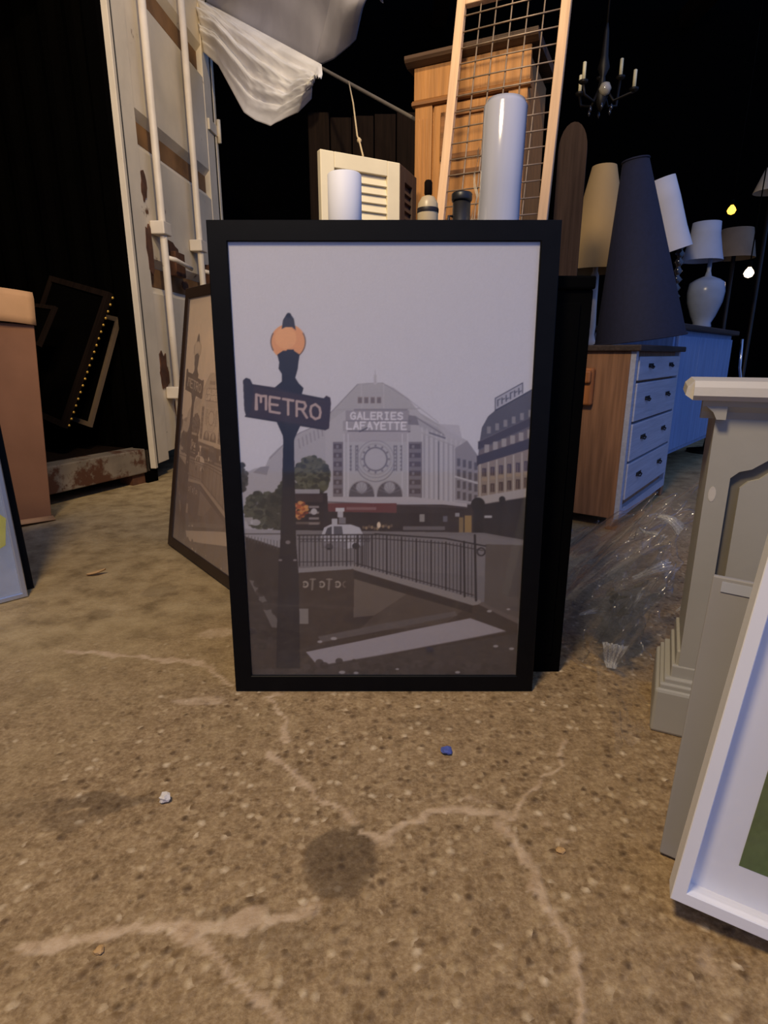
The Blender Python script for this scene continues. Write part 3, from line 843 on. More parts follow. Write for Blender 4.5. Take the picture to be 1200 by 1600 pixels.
# local x runs along the visible face towards the camera, local -y is behind it
MB().box(0, .46, -.15, 0, 0.004, .845, bev=.004).build('body', M_card, t)
fl = [[(x, .004 + .02*k + .006*math.sin(x*16), .852 - .0*k - (0.0 if k == 0 else 0.045*k)) for x in np.linspace(-.004, .464, 16)] for k in range(1)]
prof = [(-.10, .93), (-.05, .965), (0.0, .975), (.012, .95), (.014, .875), (.018, .845)]
fl = [[(x, y + .004*math.sin(x*25 + k), z + .004*math.sin(x*14)) for x in np.linspace(-.002, .462, 20)] for k, (y, z) in enumerate(prof)]
solidify(MB().grid(fl).build('flap', M_cardin, t, fix=False), .004)
fb = [[(x, y, z) for x in np.linspace(-.004, .40, 6)] for (y, z) in [(.001, .02), (.012, .012), (.03, .006)]]
solidify(MB().grid(fb).build('bottom_flap', M_cardin, t, fix=False), .003)

# ------------------------------------------------------------------ framed picture at the left edge
A = flo(45, 933); yaw = math.radians(47)
def left_picture():
    w, h = .50, .70
    dirx = Vector((math.cos(yaw), math.sin(yaw), 0))
    nb = Vector((-math.sin(yaw), math.cos(yaw), 0))
    t = thing('framed_picture', 'silver edged picture with bluish glass, cut by the left edge of the view', 'picture',
              A - dirx * w + nb * .02, (-math.radians(6), 0, yaw))
    mb = MB(); ring_frame(mb, w, h, .016, .02, bev=.003); mb.build('frame', M_silver, t)
    MB().box(.014, w - .014, -.010, -.008, .014, h - .014).build('print', mat('blurred_landscape_print', rgb(150, 160, 176), rough=.4, var=.3, scale=3), t)
    MB().prism([(.40, .14), (.47, .17), (.485, .25), (.44, .30), (.38, .25)], -.0108, -.0102).build('yellow_flower', mat('yellow_green_print', rgb(196, 190, 60), var=.3), t)
    MB().box(.015, w - .015, -.014, -.0125, .015, h - .015).build('glass', film('left_glass', white=.05, rough=.08, ior=1.6), t)
    w2, h2 = .50, .76
    A2 = flo(56, 921)
    t2 = thing('black_frame', 'black picture frame leaning directly behind the silver edged picture', 'picture frame',
              A2 - dirx * w2 + nb * .035, (-math.radians(7), 0, yaw))
    mb = MB(); ring_frame(mb, w2, h2, .03, .022); mb.build('frame', M_black, t2)
    MB().box(.028, w2 - .028, -.008, -.004, .028, h2 - .028).build('backing_board', M_blackmatte, t2)
left_picture()

# ------------------------------------------------------------------ shipping container
def container():
    B = Vector((-1.366, 3.32, 0)); sd = Vector((-0.415, -0.91, 0)).normalized()   # sill runs from the hinge towards the left front
    inn = Vector((-0.91, 0.415, 0)).normalized()                                 # into the container
    ang = math.atan2(sd.y, sd.x)
    t = thing('shipping_container', 'cream and rusty shipping container at the left with its door swung open', 'container', B, (0, 0, ang))
    # local: x along the sill, local -y ... choose sign so that inside is negative y
    L = 1.15; D = 2.2; H = 2.6
    # inside direction in local coordinates
    s = 1 if Vector((-math.sin(ang), math.cos(ang), 0)).dot(inn) > 0 else -1
    def yb(a, b): return (min(s*a, s*b), max(s*a, s*b))
    y0, y1 = yb(0, .12)
    MB().box(0, L, y0, y1, .062, .20, bev=.006).build('sill', M_sill, t)
    y0, y1 = yb(.12, D)
    MB().box(0, L, y0, y1, .10, .19).build('floor_panel', M_darkwood, t)
    y0, y1 = yb(D, D + .04)
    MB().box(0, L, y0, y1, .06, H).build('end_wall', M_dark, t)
    # corrugated side wall on the hinge side and roof
    pr = []
    n = 44
    pts_o = []
    for k in range(n + 1):
        y = .10 + (D - .1) * k / n; pts_o.append((-.02 + (.018 if (k // 2) % 2 else 0), s*y))
    V = [(x, y, z) for z in (.06, H) for x, y in pts_o]
    m_ = len(pts_o)
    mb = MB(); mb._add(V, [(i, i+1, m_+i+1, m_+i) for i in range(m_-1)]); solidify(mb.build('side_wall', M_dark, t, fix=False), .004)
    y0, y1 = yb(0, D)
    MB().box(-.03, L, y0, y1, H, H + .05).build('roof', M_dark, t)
    y0, y1 = yb(0.0, .09)
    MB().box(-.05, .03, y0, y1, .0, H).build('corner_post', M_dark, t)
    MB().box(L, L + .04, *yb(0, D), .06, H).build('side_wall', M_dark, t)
    for xx in (.02, L - .12):
        MB().box(xx, xx + .10, *yb(.02, .12), 0, .062).build('corner_foot', M_rust, t)
    # the open door, built in world coordinates then parented
    inv = (Matrix.Translation(B) @ Matrix.Rotation(ang, 4, 'Z')).inverted()
    dd = Vector((.075, 1, 0)).normalized(); dn = Vector((1, -.075, 0)).normalized()
    Md = Matrix(((dd.x, -dn.x, 0, B.x + .02), (dd.y, -dn.y, 0, B.y), (0, 0, 1, 0), (0, 0, 0, 1)))  # local x along the door, local -y is its outer face
    ML = inv @ Md
    dt = bpy.data.objects.new('door', None)
    DW, Z0, Z1 = 1.50, .10, 3.1
    # door skin with horizontal pressed grooves
    gro = [(2.66, .13), (1.90, .13), (1.16, .13)]
    zs = [Z0 + .05]
    prof = [(0.0, Z0 + .05)]
    for zc, gw in sorted(gro):
        prof += [(0.0, zc - gw/2 - .03), (.036, zc - gw/2 + .01), (.036, zc + gw/2 - .01), (0.0, zc + gw/2 + .03)]
    prof += [(0.0, Z1)]
    back = [(.05, Z1), (.05, Z0 + .05)]
    sk = MB().sweep_x(prof + back, .20, 1.30, ML)
    sk.box(.045, .20, -.004, .05, Z0, Z1, ML, bev=.003)
    sk.box(1.30, 1.44, -.004, .05, Z0 + .9, Z1, ML, bev=.003)
    door = sk.build('door', M_cream, t)
    for zc, gw in gro:
        MB().box(.205, 1.295, .0335, .0358, zc - gw/2 + .012, zc + gw/2 - .012, ML).build('dirty_groove', mat('grimy_groove', rgb(128, 92, 54), rough=.8, var=.35, scale=6), door)
    # edge strip with gasket
    MB().box(.028, .046, -.008, .05, Z0, Z1, ML).build('gasket', M_gasket, door)
    MB().box(0.0, .028, -.012, .055, Z0 - .02, Z1, ML, bev=.003).build('edge_strip', M_cream, door)
    MB().box(1.44, 1.456, -.008, .05, Z0 + .9, Z1, ML).build('gasket', M_gasket, door)
    MB().box(1.456, 1.50, -.012, .055, Z0 + 1.2, Z1, ML, bev=.004).build('edge_strip', M_cream, door)
    for x in (.30, .86):
        MB().tube([ML @ Vector((x, -.055, z)) for z in (.16, 1.0, 2.0, 3.1)], .021, 14).build('lock_rod', M_rodpaint, door)
        for z in (.5, 1.42):
            mb = MB(); mb.box(x - .05, x + .05, -.085, -.002, z - .035, z + .035, ML, bev=.006)
            mb.build('rod_bracket', M_rodpaint, door)
        mb = MB(); mb.tube([ML @ Vector(q) for q in ((x, -.055, 1.27), (x + .04, -.10, 1.26), (x + .2, -.095, 1.25), (x + .34, -.07, 1.25))], .013, 8)
        mb.build('lock_handle', M_rodpaint, door)
        MB().box(x + .16, x + .30, -.05, -.002, 1.19, 1.33, ML, bev=.006).build('handle_keeper', M_rust, door)
    for z in (.35, 1.25, 2.28, 2.9):
        mb = MB(); mb.box(1.32, 1.50, -.02, -.003, z - .02, z + .05, ML, bev=.003); mb.tube([ML @ Vector((1.48, -.03, z - .06)), ML @ Vector((1.48, -.03, z + .09))], .014, 10)
        mb.build('hinge', M_rust if z < 2 else M_cream, door)
    # rust worn patches of the lower door, as thin raised scale plates
    rng = random.Random(5)
    for (x, z, w, h) in [(.22, 1.62, .05, .12), (.52, 1.33, .14, .12), (.22, 1.30, .06, .20), (.44, 1.55, .05, .05), (.25, .62, .08, .2), (.42, .85, .05, .26), (.68, 1.15, .08, .05), (.40, .40, .06, .14)]:
        pl = []
        for k in range(14):
            a_ = 2*math.pi*k/14; q = .75 + .45*rng.random(); pl.append((x + w*q*math.cos(a_)*.7, z + h*q*math.sin(a_)*.6))
        MB().prism(pl, -.0065, .0, ML).build('rust_patch', M_rust, door)
    return t
container()

# things kept inside the container
def leaning_frame(name, label, cat, p0, p1, w, rail, d, m, bead=False, panel=None):
    """frame whose near right edge runs from p0 (bottom) to p1 (top)"""
    v = (p1 - p0); h = v.length; v.normalize()
    x = Vector((-.91, .415, 0)).normalized()
    x = (x - v * x.dot(v)).normalized()
    n = v.cross(x).normalized()   # y axis
    M = Matrix(((-x.x, n.x, v.x, p0.x + x.x*w), (-x.y, n.y, v.y, p0.y + x.y*w), (-x.z, n.z, v.z, p0.z + x.z*w), (0, 0, 0, 1)))
    t = thing(name, label, cat); t.matrix_world = M
    mb = MB(); ring_frame(mb, w, h, rail, d); mb.build('frame', m, t)
    MB().box(rail - .002, w - rail + .002, -d*.5, -d*.3, rail - .002, h - rail + .002).build('panel', panel or M_dark, t)
    if bead:
        mb = MB()
        N = 20
        for k in range(N):
            z = h * (k + .5) / N
            mb.lathe([(.0005, -.008), (.006, -.005), (.008, 0), (.006, .005), (.0005, .008)], (w - .002, -d - .002, z), 8)
        mb.build('gold_beading', M_gold, t)
    return t
leaning_frame('picture_frame', 'dark leaning frame with a line of gold beads inside the container', 'picture frame', at(98, 668, 3.05), at(170, 456, 3.20), .5, .03, .03, M_darkwood, True)
leaning_frame('picture_frame', 'plain leaning frame with greyish edge nearest the container door', 'picture frame', at(140, 667, 3.22), at(186, 496, 3.34), .45, .025, .02, mat('grey_wood_edge', rgb(96, 78, 58), rough=.7))
leaning_frame('picture_frame', 'dim dark frame leaning just right of the cardboard box', 'picture frame', at(60, 540, 2.98), at(86, 478, 3.06), .3, .02, .02, M_darkwood)
p = at(158, 455, 3.75)
t = thing('wooden_cupboard', 'reddish brown cupboard standing deep inside the container', 'cupboard', (p.x - .10, p.y + .12, .19), (0, 0, math.radians(-114.5)))
MB().box(-.12, .12, -.16, .16, 0, 1.36, bev=.005).build('body', M_redwood, t)
MB().box(-.11, .11, -.18, -.16, .05, 1.25, bev=.004).build('door', M_redwood, t)
MB().box(-.13, .13, -.185, .17, 1.36, 1.38, bev=.004).build('top', M_darkwood, t)

# ------------------------------------------------------------------ rope with the white sheet over it
def ropeY(px):
    f_ = (px - 326) / 329.0
    return 1.0 / ((1 - f_) / 4.75 + f_ / 2.77)
def rope_pt(px):
    return at(px, 10 + (px - 326) * 180.0 / 329.0, ropeY(px))
t_rope = tag(MB().tube([rope_pt(x) for x in (300, 326, 400, 480, 560, 610, 655)], .008, 8).build('rope', M_rope), 'taut grey rope running from the white sheet to the tall brown wardrobe', 'rope')

def sheet(rows, jitter=.0, seed=1):
    return rows
def interp_sheet(left, right, n, m, fold, seed):
    """left and right are polylines of world points, same count; ruled surface with folds"""
    rng = random.Random(seed)
    def samp(pl, t):
        q = t * (len(pl) - 1); i = min(int(q), len(pl) - 2); f_ = q - i
        return pl[i].lerp(pl[i+1], f_)
    rows = []
    for i in range(n):
        t_ = i / (n - 1)
        a, b = samp(left, t_), samp(right, t_)
        row = []
        for j in range(m):
            s_ = j / (m - 1)
            p = a.lerp(b, s_)
            w = fold * (math.sin(t_*22 + s_*3) * .5 + math.sin(t_*41 - s_*7 + 1) * .3 + math.sin(s_*18 + t_*9) * .25)
            row.append(p + Vector((0.25*w, -w, .15*w)))
        rows.append(row)
    return rows
def tarp():
    t = thing('plastic_sheet', 'crumpled white sheet draped over the rope at the top of the view', 'sheet')
    # lower flap hanging in front of the rope: fan of folds from the left edge to the tip
    rng = random.Random(11)
    up = [rope_pt(x) + Vector((0, -.012, .012)) for x in (318, 350, 390, 430, 465, 492, 503)]
    lo_ = [at(318, 82, 4.65), at(340, 98, 4.45), at(362, 138, 4.2), at(380, 172, 3.95), at(400, 190, 3.8), at(424, 203, 3.7), at(440, 195, 3.62)]
    # extra columns to the right tip
    up += [at(504, 116, 3.35), at(502, 124, 3.34)]
    lo_ += [at(466, 178, 3.5), at(486, 150, 3.42)]
    n, m = 90, 46
    rows = []
    for i in range(m):
        s_ = i / (m - 1)
        row = []
        for j in range(n):
            q = j / (n - 1) * (len(up) - 1); k = min(int(q), len(up) - 2); f_ = q - k
            a = up[k].lerp(up[k+1], f_); b = lo_[k].lerp(lo_[k+1], f_)
            p = a.lerp(b, s_)
            tt = j / (n - 1)
            # folds fan out from the rope tip: coordinate across them
            ph = s_ * 15 + 4.0 * tt * s_
            w = .085 * math.sin(math.pi * min(1, s_ * 1.1)) * (abs(math.sin(ph)) - .5 + .5 * abs(math.sin(2.3*ph + 6*tt)) + .3*abs(math.sin(9*tt - 5*s_))) * (.35 + .65 * (1 - tt))
            w += .03 * math.sin(7*tt + 3*s_) * s_
            row.append(p + Vector((0, -w - .05 * math.sin(math.pi*s_), .35*w)))
        rows.append(row)
    solidify(MB().grid(rows).build('front_flap', M_tarp, t, fix=False), .002)
    # upper part behind the rope, rising to the roof
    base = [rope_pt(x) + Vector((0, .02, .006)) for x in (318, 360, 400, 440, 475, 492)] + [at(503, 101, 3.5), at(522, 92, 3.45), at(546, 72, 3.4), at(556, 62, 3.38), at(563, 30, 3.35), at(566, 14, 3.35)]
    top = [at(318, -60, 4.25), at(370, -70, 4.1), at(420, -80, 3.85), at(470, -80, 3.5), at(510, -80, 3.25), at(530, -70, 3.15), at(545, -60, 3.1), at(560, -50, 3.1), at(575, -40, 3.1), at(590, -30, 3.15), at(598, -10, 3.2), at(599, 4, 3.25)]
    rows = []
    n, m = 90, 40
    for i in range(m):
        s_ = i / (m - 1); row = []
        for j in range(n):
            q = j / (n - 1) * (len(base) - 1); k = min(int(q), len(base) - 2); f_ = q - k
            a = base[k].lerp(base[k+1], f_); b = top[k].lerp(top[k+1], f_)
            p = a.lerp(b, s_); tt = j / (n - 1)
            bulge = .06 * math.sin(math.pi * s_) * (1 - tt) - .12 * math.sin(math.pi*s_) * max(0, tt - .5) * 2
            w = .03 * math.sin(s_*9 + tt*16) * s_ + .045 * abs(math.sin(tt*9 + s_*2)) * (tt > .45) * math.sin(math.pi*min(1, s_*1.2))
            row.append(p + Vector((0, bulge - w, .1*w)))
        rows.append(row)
    solidify(MB().grid(rows).build('upper_sheet', mat('shade_grey_sheet', rgb(158, 153, 156), rough=.6, var=.12, scale=4, bump=.2, bscale=14), t, fix=False), .002)  # grey tone puts the shade of the sheet's underside into its colour
    return t
tarp()

# dark boards behind the shutter
p0 = at(478, 120, 3.55); p1 = at(655, 120, 3.55)
t = thing('dark_partition', 'dark brown boarded partition behind the louvred shutter, below the rope', 'partition', (p0.x, 3.55, 0))
wd = p1.x - p0.x
for k in range(5):
    MB().box(wd*k/5 + .003, wd*(k+1)/5 - .003, 0, .02, 0, 1.98 - .008*((k*3) % 4), bev=.003).build('board', M_darkwood, t)
MB().box(0, wd, .02, .05, 1.6, 1.68).build('batten', M_darkwood, t)

# ------------------------------------------------------------------ louvred shutter
def shutter():
    yaw = math.radians(28.9)
    base = Vector((-.226, 2.30, 0)); W, H = .328, 1.426
    t = thing('louvred_shutter', 'cream louvred shutter tied by a string, behind the white paper roll', 'shutter', base, (0, 0, yaw))
    def leaf(x0, w, m, M=None):
        mb = MB(); st = .055
        mb.box(x0, x0 + st, 0, .028, 0, H, M, bev=.003); mb.box(x0 + w - st, x0 + w, 0, .028, 0, H, M, bev=.003)
        mb.box(x0 + st, x0 + w - st, 0, .028, H - .052, H, M, bev=.002); mb.box(x0 + st, x0 + w - st, 0, .028, 0, .1, M, bev=.002)
        mb.box(x0 + st, x0 + w - st, 0, .028, .66, .74, M, bev=.002)
        fr = mb.build('frame', m, t)
        sl = MB(); z = .115; part = 0
        while z < H - .06:
            if z > .70 and part == 0:
                sl.build('louvres', m, t); sl = MB(); part = 1
            if not (.635 < z + .015 < .765):
                R = Matrix.Translation((0, .014, z)) @ Matrix.Rotation(math.radians(-20), 4, 'X')
                if M is not None: R = M @ R
                sl.box(x0 + st - .004, x0 + w - st + .004, -.004, .004, -.0185, .0185, R)
            z += .031
        sl.build('louvres', m, t)
    leaf(0, W, M_shutter)
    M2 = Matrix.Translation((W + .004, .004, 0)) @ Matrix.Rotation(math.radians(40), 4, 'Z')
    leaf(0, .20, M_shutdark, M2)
    for z in (.25, H - .25): MB().tube([(W + .004, -.002, z - .03), (W + .004, -.002, z + .03)], .005, 8).build('hinge', M_brass, t)
    return Vector((base.x + math.cos(yaw)*.17, base.y + math.sin(yaw)*.17 + .01, H))
tip = shutter()
s0 = rope_pt(545)
sp = [s0 + Vector((0, 0, .006)), s0.lerp(tip, .3) + Vector((.004, 0, -.008)), s0.lerp(tip, .72) + Vector((-.004, 0, -.014)), s0.lerp(tip, .78) + Vector((0, 0, -.012)), tip + Vector((0, .004, .004))]
mb = MB().tube(sp, .0035, 8)
mb.lathe([(.001, -.012), (.009, -.004), (.009, .004), (.001, .012)], sp[3], 10)
tag(mb.build('string', M_string), 'pale knotted string hanging from the rope to the louvred shutter', 'string')

# ------------------------------------------------------------------ tall brown wardrobe
def wardrobe():
    yaw = math.radians(-25.2)
    base = Vector((.1304, 2.748, 0)); W, D, H = .464, .34, 1.885
    t = thing('wardrobe', 'tall honey brown wooden wardrobe with moulded top, behind the wire mesh panel', 'wardrobe', base, (0, 0, yaw))
    MB().box(0, W, .014, D, 0, H - .06, bev=.003).build('carcass', M_oak, t)
    MB().sweep_x([(-.010, H - .034), (-.034, H - .022), (-.04, H - .012), (-.04, H), (D + .02, H), (D + .02, H - .034)], -.035, W + .035).build('cornice', wood('dark_cornice_wood', rgb(74, 52, 34), axis='X'), t)
    MB().box(-.006, W + .006, -.003, .014, H - .15, H - .034, bev=.002).build('frieze', M_oak, t)
    MB().sweep_x([(-.003, H - .175), (-.014, H - .170), (-.014, H - .160), (-.003, H - .15), (.014, H - .15), (.014, H - .175)], -.012, W + .012).build('moulding', M_oakd, t)
    for x0 in (.0, W - .075):
        mb = MB(); mb.box(x0, x0 + .075, -.004, .014, .06, H - .175, bev=.003)
        for k in (0, 1, 2): mb.box(x0 + .017 + k*.017, x0 + .023 + k*.017, -.008, -.004, .2, H - .22, bev=.0015)
        mb.build('pilaster', M_oak, t)
    mb = MB(); mb.box(.083, W - .083, 0.0, .014, .10, H - .18, bev=.002)
    d = mb.build('door', M_oak, t)
    for z0, z1 in ((.16, .8), (.86, 1.2), (1.26, 1.46), (1.50, H - .21)):
        mb = MB()
        for (a, b, c, e) in ((.115, W - .115, z0, z0 + .02), (.115, W - .115, z1 - .02, z1), (.115, .135, z0, z1), (W - .135, W - .115, z0, z1)):
            mb.box(a, b, -.010, 0, c, e, bev=.003)
        mb.build('panel_moulding', M_oakd, d)
    MB().lathe([(.004, 0), (.006, .008), (.013, .015), (.013, .022), (.003, .028)], M=Matrix.Translation((W - .10, 0, .95)) @ Matrix.Rotation(math.radians(90), 4, 'X')).build('knob', M_brass, d)
    MB().box(-.012, W + .012, -.018, D, 0, .09, bev=.004).build('plinth', M_oakd, t)
wardrobe()

# wire mesh panel in a pale wooden frame
def mesh_panel():
    yaw = math.radians(-25.2); lean = math.radians(13.3)
    base = Vector((.072, 2.168, 0)) + Vector((.426, .905, 0)) * .025
    W, H, S_ = .425, 2.067, .034
    t = thing('wire_mesh_panel', 'tall pale wooden frame with square wire mesh leaning on the wardrobe', 'mesh panel', base, (-lean, 0, yaw))
    for x0 in (0, W - S_): MB().box(x0, x0 + S_, -.025, 0, 0, H, bev=.003).build('stile', M_pine, t)
    for z0 in (.0, H - .03): MB().box(S_, W - S_, -.025, 0, z0, z0 + .03, bev=.003).build('rail', M_pine, t)
    r = .0026; mb = MB()
    n = 6
    for k in range(1, n):
        x = S_ + (W - 2*S_) * k / n
        mb.tube([(x, -.012, .02), (x + .001, -.013, H/2), (x, -.012, H - .02)], r, 6)
    z = .07
    while z < H - .04:
        mb.tube([(S_ - .005, -.0165, z), (W/2, -.0175, z + .001), (W - S_ + .005, -.0165, z)], r, 6)
        z += .0585
    mb.build('wire_mesh', M_wire, t)
mesh_panel()

# dark plank right of the mesh
p = at(898, 190, 2.35)
t = thing('dark_plank', 'dark round topped wooden plank standing right of the wire mesh panel', 'plank', (p.x, 2.35, 0), (0, 0, math.radians(-20)))
pl = [(-.05, 0), (.05, 0), (.05, p.z - .09)] + [(.05*math.cos(math.radians(a_)), p.z - .09 + .09*math.sin(math.radians(a_))) for a_ in range(15, 180, 15)] + [(-.05, p.z - .09)]
MB().prism(pl, 0, .03).build('plank', wood('dusty_dark_plank', rgb(62, 48, 40), rough=.8, spec=.1), t)

# ------------------------------------------------------------------ chests at the right
def chest():
    yaw = math.atan2(.8, .6)
    base = Vector((.99, 2.34, 0)); W, D, H = .85, .40, .762
    t = thing('chest_of_drawers', 'pale chest of drawers under the big navy lampshade, brown side towards the framed print', 'chest of drawers', base, (0, 0, yaw))
    # local x along the drawer front, local y into the chest
    MB().box(0.0, W, .02, D, .05, H - .025, bev=.003).build('carcass', M_chestside, t)
    MB().box(-.02, W + .02, -.02, D + .01, H - .025, H, bev=.005).build('top', M_chesttop, t)
    mb = MB(); mb.box(0, .035, 0, .02, .05, H - .025); mb.box(W - .035, W, 0, .02, .05, H - .025); mb.box(.035, W - .035, 0, .02, .05, .09); 
    mb.build('face_frame', M_chestfront, t)
    z1 = H - .035
    for k, hgt in enumerate((.105, .165, .165, .165)):
        z0 = z1 - hgt
        d = MB().box(.042, W - .042, -.006, .02, z0, z1 - .010, bev=.004).build('drawer', M_chestfront, t)
        for x in (W*.27, W*.73):
            zc = (z0 + z1) / 2
            mb = MB(); mb.tube([(x - .03, -.006, zc + .006), (x - .03, -.014, zc), (x, -.016, zc - .006), (x + .03, -.014, zc), (x + .03, -.006, zc + .006)], .003, 8)
            mb.box(x - .04, x + .04, -.008, -.006, zc - .002, zc + .014)
            mb.build('drawer_handle', M_handle, d)
        z1 = z0
    for (x, y) in ((0, 0), (W - .05, 0), (0, D - .05), (W - .05, D - .05)): MB().box(x, x + .05, y, y + .05, 0, .05, bev=.004).build('foot', M_chestside, t)
    # turned wooden bracket on the side
    mb = MB(); mb.box(-.035, 0, .15, .20, H - .24, H - .09, bev=.008); mb.box(-.055, -.03, .155, .195, H - .15, H - .10, bev=.008)
    mb.build('side_bracket', M_wedge, t)
    return t
chest()
def sideboard():
    yaw = math.atan2(.76, .65)
    base = Vector((1.556, 3.2, 0)); W, D, H = 1.45, .46, .884
    t = thing('sideboard', 'pale blue sideboard with dark top behind the chest of drawers', 'sideboard', base, (0, 0, yaw))
    MB().box(0, W, .012, D, .16, H - .03, bev=.004).build('carcass', M_sideboard, t)
    MB().box(-.03, W + .03, -.03, D + .02, H - .03, H, bev=.006).build('top', M_chesttop, t)
    for k in range(3):
        x0 = .03 + k*(W - .06)/3; x1 = x0 + (W - .06)/3 - .01
        d = MB().box(x0, x1, -.006, .012, .19, H - .06, bev=.004).build('door', M_sideboard, t)
        MB().lathe([(.004, 0), (.012, .012), (.012, .02), (.003, .025)], M=Matrix.Translation((x1 - .04, -.006, .55)) @ Matrix.Rotation(math.radians(90), 4, 'X'), n=16).build('knob', M_handle, d)
    for (x, y) in ((0, .012), (W - .06, .012), (0, D - .06), (W - .06, D - .06)): MB().box(x, x + .06, y, y + .06, 0, .16, bev=.006).build('leg', M_sideboard, t)
sideboard()

# ------------------------------------------------------------------ lampshades and lamps
def cone_shade(mb, r0, r1, z0, z1, th=.003, n=48):
    prof = [(r0, z0), (r1, z1), (r1 - th, z1), (r0 - th, z0), (r0, z0)]
    mb.lathe(prof, n=n, caps=False); return mb
c = Vector((1.162, 2.736, .762))
t = thing('lampshade', 'very tall navy cone lampshade standing on the pale chest of drawers', 'lampshade', c + Vector((0, 0, .027)), (0, math.radians(-7.8), 0), group='lampshades at the right')
cone_shade(MB(), .192, .052, .0, .735).build('shade', M_navy, t)
for zz, rr in ((.003, .193), (.732, .0535)):
    mb = MB(); mb.tube([(rr*math.cos(k*math.pi/20), rr*math.sin(k*math.pi/20), zz) for k in range(41)], .004, 6)
    mb.build('rim', M_navy, t)

p = at(930, 424, 3.06)
t = thing('table_lamp', 'beige shaded lamp left of the navy lampshade, above the black cabinet', 'lamp', (p.x, 3.06, .762), group='lampshades at the right')
zb = p.z - .762; zt = at(938, 260, 3.06).z - .762
cone_shade(MB(), .158, .056, zb, zt).build('shade', M_beige, t)
mb = MB().lathe([(.065, 0), (.065, .015), (.03, .03), (.022, .06), (.026, .10), (.022, .2), (.02, zb - .02), (.012, zb), (.012, zb + .1)], n=28)
mb.build('base', M_shadewhite, t)
mb = MB()
for k in range(3):
    a_ = k*2*math.pi/3; mb.tube([(0, 0, zb + .1), (.14*math.cos(a_), .14*math.sin(a_), zb + .012)], .002, 6)
mb.build('shade_carrier', M_brass, t)

def lamp_white():
    Y = 3.5; b = Vector((1.66, Y, .884))
    top = at(1032, 281, Y); bot = at(1052, 392, Y)
    t = thing('table_lamp', 'lamp with bright white tilted shade, right of the navy lampshade', 'lamp', b, group='lampshades at the right')
    ax = (top - bot); h = ax.length
    q = ax.to_track_quat('Z', 'X')
    M = Matrix.Translation(bot - b) @ q.to_matrix().to_4x4()
    mb = MB(); mb.lathe([(.098, 0), (.088, h*.3), (.083, h*.7), (.075, h), (.072, h), (.080, h*.7), (.085, h*.3), (.095, 0)], n=40, M=M, caps=False)
    mb.build('shade', M_shadewhite, t)
    zc = (bot - b).z
    mb = MB().lathe([(.06, 0), (.06, .012), (.02, .025), (.012, .05)], n=24); mb.build('base', M_chrome, t)
    prof = [(.010, .04)]
    z = .05; k = 0
    while z < zc + .02:
        prof += [(.012, z), (.030 - .004*(k % 2), z + .02), (.012, z + .04)]; z += .045; k += 1
    MB().lathe(prof, n=24).build('beaded_stem', M_glassbead, t)
    MB().tube([(0, 0, zc), tuple((bot - b) + ax*.3)], .006, 8).build('lamp_holder', M_chrome, t)
lamp_white()
def lamp_grey():
    Y = 3.78; p = at(1097, 500, Y); b = Vector((p.x, Y, .884))
    zb = at(1090, 408, Y).z - .884; zt = at(1090, 348, Y).z - .884
    t = thing('table_lamp', 'lamp with grey shade on a curved pale ceramic base, on the sideboard', 'lamp', b, group='lampshades at the right')
    MB().lathe([(.115, zb), (.100, zb + .06), (.082, zb + .15), (.078, zt), (.075, zt), (.079, zb + .15), (.097, zb + .06), (.112, zb)], n=40, caps=False, M=Matrix.Translation((-.05, 0, 0))).build('shade', M_shadegrey, t)
    hb = at(1100, 437, Y).z - .884
    MB().lathe([(.05, 0), (.055, .01), (.05, .03), (.07, .07), (.098, .15), (.105, .21), (.098, hb - .02), (.07, hb), (.02, hb + .02), (.012, hb + .05), (.012, zb + .06)], n=40).build('base', M_ceramblue, t)
lamp_grey()
# dim lamp further back, and a pale vase at the right edge
p = at(1146, 404, 4.4)
t = thing('floor_lamp', 'dim beige shaded lamp in the dark far right, under the amber bulb', 'lamp', (p.x, 4.4, 0), group='lampshades at the right')
zb = p.z; zt = at(1146, 358, 4.4).z
cone_shade(MB(), .135, .10, zb, zt).build('shade', mat('dim_beige_shade', rgb(120, 104, 84), rough=.8), t)
MB().lathe([(.13, 0), (.13, .02), (.02, .04), (.014, .1), (.014, zb + .1)], n=24).build('stand', M_brass, t)
mb = MB()
for k in range(3):
    a_ = k*2*math.pi/3; mb.tube([(0, 0, zb + .08), (.128*math.cos(a_), .128*math.sin(a_), zb + .012)], .003, 6)
mb.build('shade_carrier', M_brass, t)

p = at(1206, 300, 4.6)
t = thing('floor_lamp', 'pale shaded lamp cut off by the right edge, near the amber bulb', 'lamp', (p.x, 4.6, 0), group='lampshades at the right')
zb = p.z; zt = at(1206, 262, 4.6).z
cone_shade(MB(), .12, .06, zb, zt).build('shade', mat('pale_shade', rgb(190, 178, 156), rough=.8), t)
MB().lathe([(.13, 0), (.13, .02), (.02, .04), (.014, .1), (.014, zb + .1)], n=24).build('stand', M_brass, t)

p = at(1158, 600, 3.3)
q0, q1 = at(1160, 530, 3.3), at(1156, 575, 3.3)
t = thing('chrome_stand', 'thin shiny metal rod stand right of the blue sideboard', 'stand', (p.x, 3.3, 0))
MB().tube([(0, 0, .02), (0.0, 0, p.z), (q1.x - p.x, 0, q1.z), (q0.x - p.x, 0, q0.z)], .007, 10).build('rod', M_chrome, t)
MB().lathe([(.09, 0), (.09, .012), (.012, .03)], n=28).build('base', M_chrome, t)

